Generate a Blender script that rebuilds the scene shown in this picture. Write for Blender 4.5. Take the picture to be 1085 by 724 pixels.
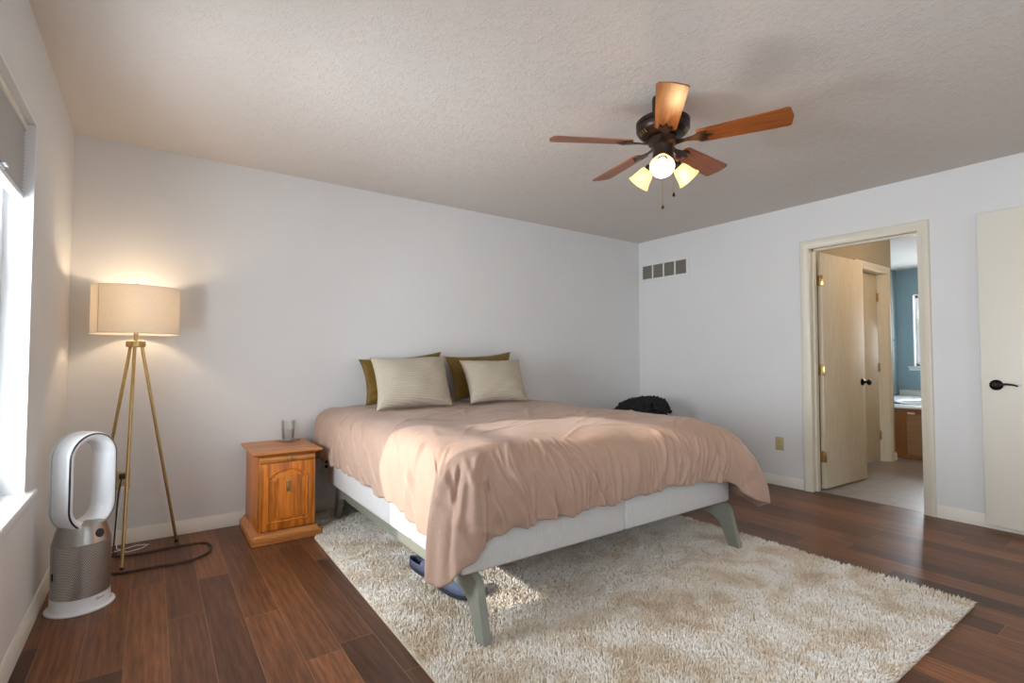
import bpy, bmesh, math, random
import numpy as np
from mathutils import Vector
random.seed(4); rng = np.random.default_rng(7)
S = bpy.context.scene
for o in list(bpy.data.objects): bpy.data.objects.remove(o)
C = S.collection
PI = math.pi

# ------------------------------------------------------------ camera
D, LX, RX, H = 3.881, -0.3995, 4.534, 2.44          # back wall y, left wall x, right wall x, ceiling
F, YAW, PIT, CZ = 536.9, 0.6163, 0.0338, 1.116
cam = bpy.data.cameras.new('camera'); cam.sensor_width = 36; cam.lens = F * 36 / 1085
cam.clip_start = 0.05; cam.clip_end = 200
co = bpy.data.objects.new('camera', cam); C.objects.link(co)
co.location = (0, 0, CZ); co.rotation_euler = (PI / 2 + PIT, 0, -YAW)
S.camera = co

# ------------------------------------------------------------ colour and light
S.view_settings.view_transform = 'Standard'; S.view_settings.look = 'None'
S.view_settings.gamma = 1; S.view_settings.use_curve_mapping = False
S.view_settings.exposure = 0.03
SUN_E, SKY, WIN_W, FILL_L, FILL_W, BATH_W = 4.3, 1.5, 90, 84, 18, 90
FAN_W, LAMP_W = 2.6, 5.6
w = bpy.data.worlds.new('world'); S.world = w; w.use_nodes = True
w.node_tree.nodes['Background'].inputs[0].default_value = (0.80, 0.89, 1.0, 1)
w.node_tree.nodes['Background'].inputs[1].default_value = SKY
sl = bpy.data.lights.new('sun', 'SUN'); sl.energy = SUN_E; sl.color = (1.0, 0.92, 0.82); sl.angle = math.radians(1.2)
so = bpy.data.objects.new('sun', sl); C.objects.link(so); so.location = (-4, 3, 4)
so.rotation_euler = Vector((1.0, -0.12, -0.37)).to_track_quat('-Z', 'Y').to_euler()

def area(name, loc, d, sx, sy, e, col):
    l = bpy.data.lights.new(name, 'AREA'); l.shape = 'RECTANGLE'; l.size = sx; l.size_y = sy; l.energy = e; l.color = col
    o = bpy.data.objects.new(name, l); C.objects.link(o); o.location = loc
    o.rotation_euler = Vector(d).to_track_quat('-Z', 'Y').to_euler(); return o
area('daylight_left_window', (-0.75, 2.36, 1.12), (1, 0.18, 0.34), 0.78, 1.0, WIN_W, (0.86, 0.93, 1.0))
area('unseen_left_window_fill', (-0.75, -0.15, 1.33), (1, 0, 0), 1.15, 1.4, FILL_L, (0.88, 0.94, 1.0))  # fill light at an added left window that stays out of view
area('unseen_rear_window_fill', (1.9, -2.05, 1.4), (0, 1, 0), 2.1, 1.4, FILL_W, (0.90, 0.95, 1.0))  # fill light at an added window behind the camera, brightens the room
area('daylight_bathroom_window', (9.45, 2.05, 1.53), (-1, 0, 0), 1.2, 1.05, BATH_W, (0.86, 0.93, 1.0))

bl = bpy.data.lights.new('bathroom_fill_light', 'POINT'); bl.energy = 16; bl.color = (1.0, 0.74, 0.48); bl.shadow_soft_size = 0.12  # unseen warm lamp added to brighten the bathroom, no fixture modelled
bo = bpy.data.objects.new('bathroom_fill_light', bl); C.objects.link(bo); bo.location = (5.7, 1.2, 2.25)

# ------------------------------------------------------------ materials
def srgb(r, g, b):
    f = lambda c: (c / 255) / 12.92 if c / 255 <= 0.04045 else ((c / 255 + 0.055) / 1.055) ** 2.4
    return (f(r), f(g), f(b), 1)

class N:
    def __init__(s, name):
        s.m = bpy.data.materials.new(name); s.m.use_nodes = True; s.t = s.m.node_tree; s.p = s.t.nodes['Principled BSDF']
        s.out = s.t.nodes['Material Output']
    def n(s, typ, **kw):
        x = s.t.nodes.new(typ)
        for k, v in kw.items(): setattr(x, k, v)
        return x
    def l(s, a, b): s.t.links.new(a, b)
    def set(s, i, v):
        s.p.inputs[i].default_value = v
    def obj(s): return s.n('ShaderNodeTexCoord').outputs['Object']
    def geo(s): return s.n('ShaderNodeNewGeometry').outputs['Position']
    def mapping(s, vec, sc=(1, 1, 1)):
        m = s.n('ShaderNodeMapping'); m.inputs['Scale'].default_value = sc; s.l(vec, m.inputs['Vector']); return m.outputs[0]
    def noise(s, vec, scale, detail=3, rough=0.5, dist=0):
        x = s.n('ShaderNodeTexNoise'); s.l(vec, x.inputs['Vector']); x.inputs['Scale'].default_value = scale
        x.inputs['Detail'].default_value = detail; x.inputs['Roughness'].default_value = rough; x.inputs['Distortion'].default_value = dist
        return x.outputs['Fac']
    def ramp(s, fac, stops):
        r = s.n('ShaderNodeValToRGB'); e = r.color_ramp.elements
        while len(e) < len(stops): e.new(0.5)
        for el, (p, c) in zip(e, stops): el.position = p; el.color = c
        s.l(fac, r.inputs[0]); return r.outputs[0]
    def math(s, op, a, b=None, c=None):
        m = s.n('ShaderNodeMath', operation=op)
        for i, v in enumerate((a, b, c)):
            if v is None: continue
            if isinstance(v, (int, float)): m.inputs[i].default_value = v
            else: s.l(v, m.inputs[i])
        return m.outputs[0]
    def mix(s, fac, a, b, blend='MIX'):
        m = s.n('ShaderNodeMix', data_type='RGBA', blend_type=blend)
        for i, v in ((0, fac), (6, a), (7, b)):
            if isinstance(v, (int, float, tuple)): m.inputs[i].default_value = v
            else: s.l(v, m.inputs[i])
        return m.outputs[2]
    def bump(s, h, strength, dist):
        b = s.n('ShaderNodeBump'); b.inputs['Strength'].default_value = strength; b.inputs['Distance'].default_value = dist
        s.l(h, b.inputs['Height']); s.l(b.outputs[0], s.p.inputs['Normal'])

def plain(name, col, rough=0.5, metal=0, nscale=40, namp=0.06, bump=0.0, bdist=0.002, bscale=200, spec=None):
    m = N(name); v = m.obj()
    f = m.noise(v, nscale)
    c = m.ramp(f, [(0.3, tuple(x * (1 - namp) for x in col[:3]) + (1,)), (0.7, tuple(min(1, x * (1 + namp)) for x in col[:3]) + (1,))])
    m.l(c, m.p.inputs['Base Color']); m.set('Roughness', rough); m.set('Metallic', metal)
    if spec is not None: m.set('Specular IOR Level', spec)
    if bump: m.bump(m.noise(v, bscale), bump, bdist)
    return m.m

wall_paint = plain('wall_paint', srgb(226, 226, 225), 0.6, nscale=3, namp=0.01, bump=0.15, bdist=0.001, bscale=260)
trim_paint = plain('trim_paint', srgb(232, 228, 216), 0.35, nscale=4, namp=0.01)
casing_paint = plain('casing_paint', srgb(224, 217, 199), 0.35, nscale=4, namp=0.01)
white_paint = plain('white_paint', srgb(238, 239, 240), 0.35, nscale=4, namp=0.01)
bath_beige = plain('bathroom_beige_paint', srgb(168, 155, 128), 0.6, nscale=3, namp=0.02)
bath_blue = plain('bathroom_blue_paint', srgb(146, 170, 178), 0.6, nscale=3, namp=0.02)
brass = plain('aged_brass', srgb(190, 162, 108), 0.3, 1, 30, 0.08)
dark_bronze = plain('dark_bronze', srgb(62, 50, 44), 0.38, 0.8, 30, 0.1)
black_metal = plain('black_metal', srgb(24, 23, 23), 0.35, 0.6, 30, 0.1)
almond = plain('almond_plastic', srgb(200, 184, 140), 0.4, 0, 30, 0.02)
white_plastic = plain('white_plastic', srgb(236, 240, 244), 0.28, 0, 20, 0.01)
dark_plastic = plain('dark_plastic', srgb(30, 30, 32), 0.35, 0, 20, 0.05)
nickel = plain('brushed_nickel', srgb(170, 168, 164), 0.3, 1, 60, 0.04)
grey_leg = plain('grey_green_lacquer', srgb(138, 140, 128), 0.42, 0.1, 20, 0.03)
cord_mat = plain('brown_cord', srgb(52, 38, 32), 0.5, 0, 20, 0.1)
chrome = plain('chrome', srgb(215, 218, 220), 0.15, 1, 20, 0.02)
slipper_mat = plain('blue_grey_felt', srgb(70, 78, 100), 0.9, 0, 60, 0.12, 0.4, 0.002, 400)
sole_mat = plain('dark_rubber', srgb(44, 46, 54), 0.7, 0, 40, 0.1)
knit_mat = plain('black_yarn', srgb(30, 31, 36), 0.9, 0, 90, 0.4, 0.6, 0.004, 220)

def ceiling_material(name, col):
    m = N(name); v = m.geo(); m.set('Base Color', col); m.set('Roughness', 0.8)
    a = m.noise(v, 52, 4, 0.6, 1.2); b = m.noise(m.mapping(v, (1, 1, 1)), 14, 2, 0.5, 1.2)
    r = m.ramp(a, [(0.46, (0, 0, 0, 1)), (0.60, (1, 1, 1, 1))]); g = m.ramp(b, [(0.40, (0.25, 0.25, 0.25, 1)), (0.6, (1, 1, 1, 1))])
    h = m.mix(1.0, r, g, 'MULTIPLY'); m.bump(h, 0.45, 0.004); return m.m
ceiling_mat = ceiling_material('knockdown_ceiling', srgb(218, 211, 204))

def floor_material():
    m = N('plank_floor'); v = m.geo(); W, L = 0.1365, 1.22
    sx = m.n('ShaderNodeSeparateXYZ'); m.l(v, sx.inputs[0]); x, y = sx.outputs[0], sx.outputs[1]
    u = m.math('DIVIDE', m.math('ADD', x, 0.0654 + W * 40), W); iu = m.math('FLOOR', u); fu = m.math('FRACT', u)
    wn = m.n('ShaderNodeTexWhiteNoise', noise_dimensions='1D'); m.l(iu, wn.inputs['W'])
    t = m.math('ADD', m.math('DIVIDE', m.math('ADD', y, 20.0), L), m.math('MULTIPLY', wn.outputs['Value'], 7.3)); it = m.math('FLOOR', t); ft = m.math('FRACT', t)
    cb = m.n('ShaderNodeCombineXYZ'); m.l(iu, cb.inputs[0]); m.l(it, cb.inputs[1])
    w2 = m.n('ShaderNodeTexWhiteNoise', noise_dimensions='3D'); m.l(cb.outputs[0], w2.inputs['Vector'])
    base = m.ramp(w2.outputs['Value'], [(0.0, srgb(78, 52, 38)), (0.25, srgb(100, 67, 47)), (0.5, srgb(132, 88, 58)), (0.75, srgb(112, 74, 51)), (1.0, srgb(156, 104, 66))])
    off = m.n('ShaderNodeVectorMath', operation='MULTIPLY_ADD'); m.l(w2.outputs['Color'], off.inputs[0]); off.inputs[1].default_value = (9, 9, 9); m.l(v, off.inputs[2])
    g1 = m.noise(m.mapping(off.outputs[0], (26, 1.3, 1)), 4, 6, 0.65, 0.6)
    g2 = m.noise(m.mapping(off.outputs[0], (6, 0.9, 1)), 2.2, 3, 0.5, 1.6)
    wv = m.n('ShaderNodeTexWave', wave_type='RINGS', rings_direction='SPHERICAL'); m.l(m.mapping(off.outputs[0], (7, 0.7, 1)), wv.inputs['Vector'])
    wv.inputs['Scale'].default_value = 1.6; wv.inputs['Distortion'].default_value = 5; wv.inputs['Detail'].default_value = 3; wv.inputs['Detail Scale'].default_value = 1.2
    c = m.mix(m.ramp(g1, [(0.35, (0, 0, 0, 1)), (0.7, (1, 1, 1, 1))]), m.mix(1.0, base, (0.58, 0.55, 0.52, 1), 'MULTIPLY'), m.mix(1.0, base, (1.32, 1.26, 1.2, 1), 'MULTIPLY'))
    c = m.mix(0.45, c, m.mix(1.0, c, m.ramp(g2, [(0.3, (0.6, 0.58, 0.56, 1)), (0.7, (1.3, 1.27, 1.22, 1))]), 'MULTIPLY'))
    c = m.mix(0.35, c, m.mix(1.0, c, m.ramp(wv.outputs['Fac'], [(0.3, (0.7, 0.68, 0.66, 1)), (0.6, (1.2, 1.2, 1.2, 1))]), 'MULTIPLY'))
    eu = m.math('MINIMUM', fu, m.math('SUBTRACT', 1.0, fu)); et = m.math('MINIMUM', ft, m.math('SUBTRACT', 1.0, ft))
    gap = m.math('MAXIMUM', m.math('LESS_THAN', eu, 0.0105), m.math('LESS_THAN', et, 0.0013))
    c = m.mix(m.math('MULTIPLY', gap, 0.6), c, srgb(150, 112, 86))
    m.l(c, m.p.inputs['Base Color'])
    m.l(m.ramp(g1, [(0.2, (0.27, 0.27, 0.27, 1)), (0.8, (0.38, 0.38, 0.38, 1))]), m.p.inputs['Roughness']); m.set('Specular IOR Level', 0.25)
    m.bump(m.math('SUBTRACT', m.math('MULTIPLY', g1, 0.3), gap), 0.35, 0.0015)
    return m.m
floor_mat = floor_material()

def tile_material():
    m = N('grey_floor_tile'); v = m.geo()
    br = m.n('ShaderNodeTexBrick', offset=0.0); m.l(v, br.inputs['Vector']); br.inputs['Scale'].default_value = 1
    br.inputs['Brick Width'].default_value = 0.61; br.inputs['Row Height'].default_value = 0.305; br.inputs['Mortar Size'].default_value = 0.003
    br.inputs['Color1'].default_value = srgb(150, 143, 138); br.inputs['Color2'].default_value = srgb(141, 135, 131); br.inputs['Mortar'].default_value = srgb(105, 98, 94)
    n = m.noise(v, 9, 4)
    m.l(m.mix(0.3, br.outputs['Color'], m.ramp(n, [(0.3, srgb(125, 119, 115)), (0.7, srgb(165, 158, 152))])), m.p.inputs['Base Color'])
    m.set('Roughness', 0.4); m.bump(br.outputs['Fac'], -0.3, 0.002); return m.m
tile_mat = tile_material()

def wood(name, c0, c1, axis=2, scale=1.0, rough=0.35, ring=True):
    m = N(name); v = m.obj(); sc = [22, 22, 22]; sc[axis] = 1.6
    a = m.noise(m.mapping(v, tuple(sc)), 3.0 * scale, 6, 0.65, 0.7)
    sc2 = [5, 5, 5]; sc2[axis] = 0.7
    wv = m.n('ShaderNodeTexWave', wave_type='RINGS', rings_direction=('X', 'Y', 'Z')[axis]); m.l(m.mapping(v, tuple(sc2)), wv.inputs['Vector'])
    wv.inputs['Scale'].default_value = 3.2 * scale; wv.inputs['Distortion'].default_value = 4; wv.inputs['Detail'].default_value = 3; wv.inputs['Detail Scale'].default_value = 1.0
    c = m.ramp(a, [(0.3, c0), (0.65, c1)])
    if ring: c = m.mix(0.4, c, m.ramp(wv.outputs['Fac'], [(0.25, c0), (0.6, c1)]))
    m.l(c, m.p.inputs['Base Color']); m.set('Roughness', rough); m.bump(a, 0.15, 0.001); return m.m
oak = wood('honey_oak', srgb(142, 70, 18), srgb(228, 136, 44), 2)
oak_h = wood('honey_oak_across', srgb(146, 84, 36), srgb(216, 144, 76), 0)
oak_dull = wood('tub_oak', srgb(158, 124, 92), srgb(190, 156, 122), 1)
door_wood = wood('pale_ash_door', srgb(204, 190, 164), srgb(220, 208, 184), 2, 1.2, 0.6, ring=False)
blade_wood = wood('walnut_blade', srgb(104, 54, 22), srgb(166, 96, 44), 0, 1.0, 0.35, ring=False)

def fabric(name, c, var=0.06, rough=0.85, weave=900, wb=0.3, wrinkle=0.0, wscale=6, sheen=0.2, stripes=None):
    m = N(name); v = m.obj(); n = m.noise(v, weave, 2)
    big = m.noise(v, 5, 3)
    m.l(m.mix(0.5, m.ramp(n, [(0.3, tuple(x * (1 - var) for x in c[:3]) + (1,)), (0.7, tuple(min(1, x * (1 + var)) for x in c[:3]) + (1,))]),
              m.ramp(big, [(0.3, tuple(x * (1 - var * .6) for x in c[:3]) + (1,)), (0.7, tuple(min(1, x * (1 + var * .6)) for x in c[:3]) + (1,))])), m.p.inputs['Base Color'])
    m.set('Roughness', rough); m.set('Sheen Weight', sheen); m.set('Specular IOR Level', 0.2)
    h = n
    if wrinkle:
        wn = m.noise(v, wscale, 5, 0.55, 1.5); h = m.math('ADD', m.math('MULTIPLY', wn, wrinkle), m.math('MULTIPLY', n, wb * 0.02))
        m.bump(h, 0.6, 0.02)
    else: m.bump(h, wb, 0.001)
    return m.m
duvet_mat = fabric('mauve_tan_cotton', srgb(175, 146, 128), 0.03, 0.72, 1200, 0.3, 0.34, 13, 0.15)
olive_mat = fabric('olive_satin', srgb(116, 90, 30), 0.08, 0.42, 900, 0.2, 0.5, 14, 0.3)

def linen_vertical():
    m = N('light_grey_upholstery'); v = m.geo()
    a = m.noise(m.mapping(v, (60, 60, 3)), 6, 3, 0.6); b = m.noise(v, 400, 2)
    m.l(m.mix(0.3, m.ramp(a, [(0.3, srgb(186, 184, 182)), (0.7, srgb(214, 212, 209))]), m.ramp(b, [(0.3, srgb(180, 178, 176)), (0.7, srgb(216, 214, 211))])), m.p.inputs['Base Color'])
    m.set('Roughness', 0.9); m.set('Specular IOR Level', 0.15); m.bump(b, 0.3, 0.001); return m.m
uphol = linen_vertical()

def ribbed():
    m = N('ribbed_cream_cotton'); v = m.n('ShaderNodeUVMap').outputs[0]
    s_ = m.n('ShaderNodeSeparateXYZ'); m.l(v, s_.inputs[0])
    wv = m.math('ABSOLUTE', m.math('SINE', m.math('MULTIPLY', m.math('ADD', s_.outputs[1], m.math('MULTIPLY', m.noise(v, 3, 2), 0.02)), 230.0)))
    n = m.noise(m.obj(), 120, 3)
    m.l(m.mix(m.math('MULTIPLY', wv, 0.5), srgb(176, 165, 146), srgb(208, 198, 180)), m.p.inputs['Base Color'])
    m.set('Roughness', 0.9); m.set('Sheen Weight', 0.2); m.set('Specular IOR Level', 0.15)
    m.bump(m.math('ADD', wv, m.math('MULTIPLY', n, 0.5)), 0.6, 0.004); return m.m
ribbed_mat = ribbed()

def rug_material():
    m = N('shag_pile'); v = m.geo(); at = m.n('ShaderNodeAttribute', attribute_name='tuft')
    big = m.noise(v, 4.6, 5, 0.62, 0.6)
    c = m.ramp(big, [(0.36, srgb(216, 196, 169)), (0.46, srgb(234, 221, 202)), (0.58, srgb(246, 240, 230))])
    c = m.mix(1.0, c, m.ramp(at.outputs['Fac'], [(0.0, (0.72, 0.69, 0.64, 1)), (0.5, (1, 1, 1, 1)), (1.0, (1.12, 1.11, 1.1, 1))]), 'MULTIPLY')
    m.l(c, m.p.inputs['Base Color']); m.set('Roughness', 0.75); m.set('Sheen Weight', 0.3); m.set('Specular IOR Level', 0.25); return m.m
rug_mat = rug_material()
rug_back = plain('rug_backing', srgb(206, 192, 170), 0.95, 0, 90, 0.15)

def translucent(name, col, tfac, rough=0.6, weave=0, emit=0):
    m = N(name); t = m.n('ShaderNodeBsdfTranslucent'); d = m.n('ShaderNodeBsdfDiffuse'); mx = m.n('ShaderNodeMixShader')
    if weave:
        n = m.noise(m.mapping(m.obj(), (1, 1, 2.5)), weave, 2); cc = m.ramp(n, [(0.3, tuple(x * .88 for x in col[:3]) + (1,)), (0.7, col)])
        m.l(cc, t.inputs[0]); m.l(cc, d.inputs[0])
    else: t.inputs[0].default_value = col; d.inputs[0].default_value = col
    mx.inputs[0].default_value = tfac; m.l(d.outputs[0], mx.inputs[1]); m.l(t.outputs[0], mx.inputs[2])
    if not weave:
        g = m.n('ShaderNodeBsdfGlossy'); g.inputs['Roughness'].default_value = 0.15; m2 = m.n('ShaderNodeMixShader'); m2.inputs[0].default_value = 0.08
        m.l(mx.outputs[0], m2.inputs[1]); m.l(g.outputs[0], m2.inputs[2]); m.l(m2.outputs[0], m.out.inputs[0])
    else: m.l(mx.outputs[0], m.out.inputs[0])
    return m.m
shade_linen = translucent('lamp_shade_linen', srgb(242, 236, 226), 0.5, weave=160)
opal = translucent('frosted_amber_glass', srgb(254, 238, 204), 0.66)
cell_shade = translucent('pleated_shade_fabric', srgb(214, 214, 212), 0.16, weave=300)

def glass(name, tint=(1, 1, 1, 1), gl=0.08):
    m = N(name); tr = m.n('ShaderNodeBsdfTransparent'); tr.inputs[0].default_value = tint; g = m.n('ShaderNodeBsdfGlossy'); g.inputs['Roughness'].default_value = 0.03
    lw = m.n('ShaderNodeLayerWeight'); lw.inputs[0].default_value = 0.35; mx = m.n('ShaderNodeMixShader')
    m.l(m.math('ADD', m.math('MULTIPLY', lw.outputs['Fresnel'], 0.45), gl * 0.3), mx.inputs[0]); m.l(tr.outputs[0], mx.inputs[1]); m.l(g.outputs[0], mx.inputs[2]); m.l(mx.outputs[0], m.out.inputs[0]); return m.m
pane_mat = glass('window_glass')
tumbler_mat = glass('clear_tumbler_glass', (0.985, 0.99, 0.99, 1), 0.25)

def emission(name, col, st):
    m = N(name); m.set('Base Color', col); m.p.inputs['Emission Color'].default_value = col; m.p.inputs['Emission Strength'].default_value = st; return m.m
bulb_mat = emission('lit_bulb', (1.0, 0.84, 0.58, 1), 6)

def perforated():
    m = N('perforated_silver_grille'); v = m.obj(); s_ = m.n('ShaderNodeSeparateXYZ'); m.l(v, s_.inputs[0]); P = 0.0062
    ang = m.math('ARCTAN2', s_.outputs[1], s_.outputs[0]); a = m.math('MULTIPLY', ang, 0.107 / P)
    z = m.math('DIVIDE', s_.outputs[2], P); row = m.math('FLOOR', z)
    a2 = m.math('ADD', a, m.math('MULTIPLY', m.math('MODULO', row, 2.0), 0.5))
    du = m.math('SUBTRACT', m.math('FRACT', m.math('ADD', a2, 200.0)), 0.5); dv = m.math('SUBTRACT', m.math('FRACT', z), 0.5)
    r = m.math('SQRT', m.math('ADD', m.math('MULTIPLY', du, du), m.math('MULTIPLY', dv, dv)))
    hole = m.math('LESS_THAN', r, 0.31)
    m.l(m.mix(hole, srgb(208, 206, 202), srgb(66, 64, 62)), m.p.inputs['Base Color'])
    m.l(m.math('SUBTRACT', 0.9, m.math('MULTIPLY', hole, 0.9)), m.p.inputs['Metallic']); m.set('Roughness', 0.35); m.bump(hole, -0.5, 0.001); return m.m
grille = perforated()

# ------------------------------------------------------------ mesh helpers
class MB:
    def __init__(s): s.v = []; s.f = []; s.uv = None
    def add(s, vs, fs):
        b = len(s.v); s.v += [tuple(map(float, x)) for x in vs]; s.f += [tuple(b + i for i in q) for q in fs]; return s
    def box(s, x0, x1, y0, y1, z0, z1, bev=0.0, seg=2):
        bm = bmesh.new(); bmesh.ops.create_cube(bm, size=1)
        for v in bm.verts: v.co = Vector(((x0 + x1) / 2 + v.co.x * (x1 - x0), (y0 + y1) / 2 + v.co.y * (y1 - y0), (z0 + z1) / 2 + v.co.z * (z1 - z0)))
        if bev: bmesh.ops.bevel(bm, geom=bm.edges[:], offset=bev, segments=seg, affect='EDGES', profile=0.5)
        bm.verts.index_update(); s.add([v.co for v in bm.verts], [[v.index for v in f.verts] for f in bm.faces]); bm.free(); return s
    def lathe(s, c, prof, n=40, ax=(0, 0, 1), cap0=True, cap1=True):
        a = Vector(ax).normalized(); u = a.orthogonal().normalized(); w_ = a.cross(u); c = Vector(c); vs = []; fs = []
        for r, h in prof:
            for i in range(n):
                t = 2 * PI * i / n; vs.append(c + a * h + (u * math.cos(t) + w_ * math.sin(t)) * max(r, 1e-5))
        for k in range(len(prof) - 1):
            for i in range(n): j = (i + 1) % n; fs.append((k * n + i, k * n + j, (k + 1) * n + j, (k + 1) * n + i))
        if cap0: fs.append(tuple(reversed(range(n))))
        if cap1: fs.append(tuple(range((len(prof) - 1) * n, len(prof) * n)))
        return s.add(vs, fs)
    def rod(s, a, b, r0, r1=None, n=16):
        a = Vector(a); b = Vector(b); return s.lathe(a, [(r0, 0), (r1 if r1 is not None else r0, (b - a).length)], n, b - a)
    def tube(s, pts, r, n=8, closed=False):
        pts = [Vector(p) for p in pts]; m = len(pts); vs = []; fs = []; up = Vector((0.13, 0.21, 0.97))
        for i, p in enumerate(pts):
            q0 = pts[i - 1] if (i or closed) else p; q1 = pts[(i + 1) % m] if (i < m - 1 or closed) else p
            t = (q1 - q0).normalized(); u = (up - t * up.dot(t))
            if u.length < 1e-3: u = t.orthogonal()
            u.normalize(); up = u if not closed else up; w_ = t.cross(u); rr = r[i] if hasattr(r, '__len__') else r
            for k in range(n): a = 2 * PI * k / n; vs.append(p + (u * math.cos(a) + w_ * math.sin(a)) * rr)
        for i in range(m if closed else m - 1):
            j = (i + 1) % m
            for k in range(n): l = (k + 1) % n; fs.append((i * n + k, i * n + l, j * n + l, j * n + k))
        if not closed: fs += [tuple(reversed(range(n))), tuple(range((m - 1) * n, m * n))]
        return s.add(vs, fs)
    def prism(s, poly, fn, d0, d1, scale1=None):
        """poly 2-D points; fn(u,v,d)->xyz; optional second outline at d1"""
        n = len(poly); p1 = scale1 or poly
        vs = [fn(u, v, d0) for u, v in poly] + [fn(u, v, d1) for u, v in p1]
        return s.add(vs, [tuple(reversed(range(n))), tuple(range(n, 2 * n))] + [(i, (i + 1) % n, n + (i + 1) % n, n + i) for i in range(n)])
    def grid(s, P, closed=False):
        n, m = P.shape[:2]; vs = P.reshape(-1, 3); fs = []
        for i in range(n if closed else n - 1):
            j = (i + 1) % n
            for k in range(m - 1): fs.append((i * m + k, j * m + k, j * m + k + 1, i * m + k + 1))
        return s.add(vs, fs)
    def xf(s, fn): s.v = [tuple(fn(Vector(v))) for v in s.v]; return s
    def build(s, name, mat, parent=None, loc=(0, 0, 0), smooth=True, sharp=35, **tags):
        o0 = Vector((0, 0, 0)); p = parent
        while p: o0 += Vector(p.location); p = p.parent
        loc = Vector(loc) if parent is None else Vector((0, 0, 0)); o0 = o0 + loc
        me = bpy.data.meshes.new(name)
        a = np.array(s.v, dtype=float) - np.array(o0); me.from_pydata(a.tolist(), [], s.f)
        bm = bmesh.new(); bm.from_mesh(me); bmesh.ops.recalc_face_normals(bm, faces=bm.faces[:])
        if smooth:
            for f in bm.faces: f.smooth = True
            for e in bm.edges:
                if len(e.link_faces) == 2 and e.calc_face_angle(0) > math.radians(sharp): e.smooth = False
        bm.to_mesh(me); bm.free(); me.materials.append(mat)
        o = bpy.data.objects.new(name, me); C.objects.link(o); o.location = loc; o.parent = parent
        for k, v in tags.items(): o[k] = v
        return o

def thing(name, label, cat, loc, group=None):
    o = bpy.data.objects.new(name, None); C.objects.link(o); o.location = loc; o['label'] = label; o['category'] = cat; o.empty_display_size = 0.1
    if group: o['group'] = group
    return o
def struct(name, mb, mat, label=None, **k):
    o = mb.build(name, mat, **k); o['kind'] = 'structure'
    if label: o['label'] = label
    return o

# ------------------------------------------------------------ room shell
NY = -1.7; T = 0.12; WB0, WB1, WZ0, WZ1 = 1.98, 2.745, 0.585, 2.06      # left window opening
W2A, W2B = -0.75, 0.45  # opening of the added, unseen left window
DY0, DY1, DH = 1.283, 2.035, 2.05                                       # bathroom doorway
struct('floor', MB().box(LX - 0.15, RX + 0.065, NY - 0.15, D + 0.15, -0.12, 0), floor_mat, smooth=False)
struct('ceiling', MB().box(LX - 0.15, RX + T, NY - 0.15, D + 0.15, H, H + 0.12), ceiling_mat, smooth=False)
struct('wall_back', MB().box(LX - 0.15, RX + T, D, D + 0.15, 0, H), wall_paint, smooth=False)
def wall_openings(mb, x0, x1, y0, y1, ops, axis='y'):
    b = (lambda a, c, z0, z1: mb.box(x0, x1, a, c, z0, z1)) if axis == 'y' else (lambda a, c, z0, z1: mb.box(a, c, y0, y1, z0, z1))
    cur = y0 if axis == 'y' else x0; end = y1 if axis == 'y' else x1
    for (a, c, z0, z1) in ops:
        b(cur, a, 0, H)
        if z0 > 0: b(a, c, 0, z0)
        b(a, c, z1, H); cur = c
    b(cur, end, 0, H); return mb
struct('wall_left', wall_openings(MB(), LX - 0.15, LX, NY, D, [(W2A, W2B, WZ0, WZ1), (WB0, WB1, WZ0, WZ1)]), wall_paint, smooth=False)
struct('wall_right', wall_openings(MB(), RX, RX + T, NY, D, [(DY0, DY1, 0, DH)]), wall_paint, smooth=False)
struct('wall_near', wall_openings(MB(), LX - 0.15, RX + T, NY - 0.15, NY, [(0.8, 3.0, 0.7, 2.1)], 'x'), wall_paint, smooth=False)  # the opening serves the added rear window

# baseboards
def board(mb, a, b, n, h=0.085, t=0.013):
    """profile swept from a to b (floor points on wall face), n = into-room normal"""
    prof = [(0, 0), (t, 0), (t, h * 0.72), (t * 0.7, h * 0.8), (t * 0.65, h * 0.93), (t * 0.3, h), (0, h)]
    a = Vector(a); b = Vector(b); n = Vector(n); k = len(prof)
    vs = [p + n * d + Vector((0, 0, z)) for p in (a, b) for d, z in prof]
    return mb.add(vs, [tuple(range(k)), tuple(reversed(range(k, 2 * k)))] + [(i, (i + 1) % k, k + (i + 1) % k, k + i) for i in range(k)])
struct('baseboard_back', board(MB(), (LX, D, 0), (RX, D, 0), (0, -1, 0)), trim_paint)
struct('baseboard_left', board(MB(), (LX, NY, 0), (LX, D - 0.013, 0), (1, 0, 0)), trim_paint)
struct('baseboard_right', board(board(MB(), (RX, DY1 + 0.07, 0), (RX, D - 0.013, 0), (-1, 0, 0)), (RX, NY, 0), (RX, DY0 - 0.07, 0), (-1, 0, 0)), trim_paint)

def casing(mb, face, n, a0, a1, h, wd=0.068, ax='y', z0=0.0):
    """door casing around opening a0..a1 up to h on plane 'face' (x=face if ax=='y' else y=face), facing n (+-1)"""
    prof = [(0, 0.009), (0.008, 0.013), (0.03, 0.014), (0.036, 0.018), (wd - 0.006, 0.018), (wd, 0.011), (wd, 0)]
    prof = [(0, 0)] + prof
    P = [(a0, z0, -1, 0), (a0, h, -1, 1), (a1, h, 1, 1), (a1, z0, 1, 0)]; k = len(prof); vs = []
    for a, z, da, dz in P:
        for d, t in prof:
            q, zz = a + da * d, z + dz * d
            vs.append((face + n * t, q, zz) if ax == 'y' else (q, face + n * t, zz))
    fs = [tuple(range(k)), tuple(range(3 * k, 4 * k))]
    for s_ in range(3): fs += [(s_ * k + i, s_ * k + (i + 1) % k, (s_ + 1) * k + (i + 1) % k, (s_ + 1) * k + i) for i in range(k)]
    return mb.add(vs, fs)
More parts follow.
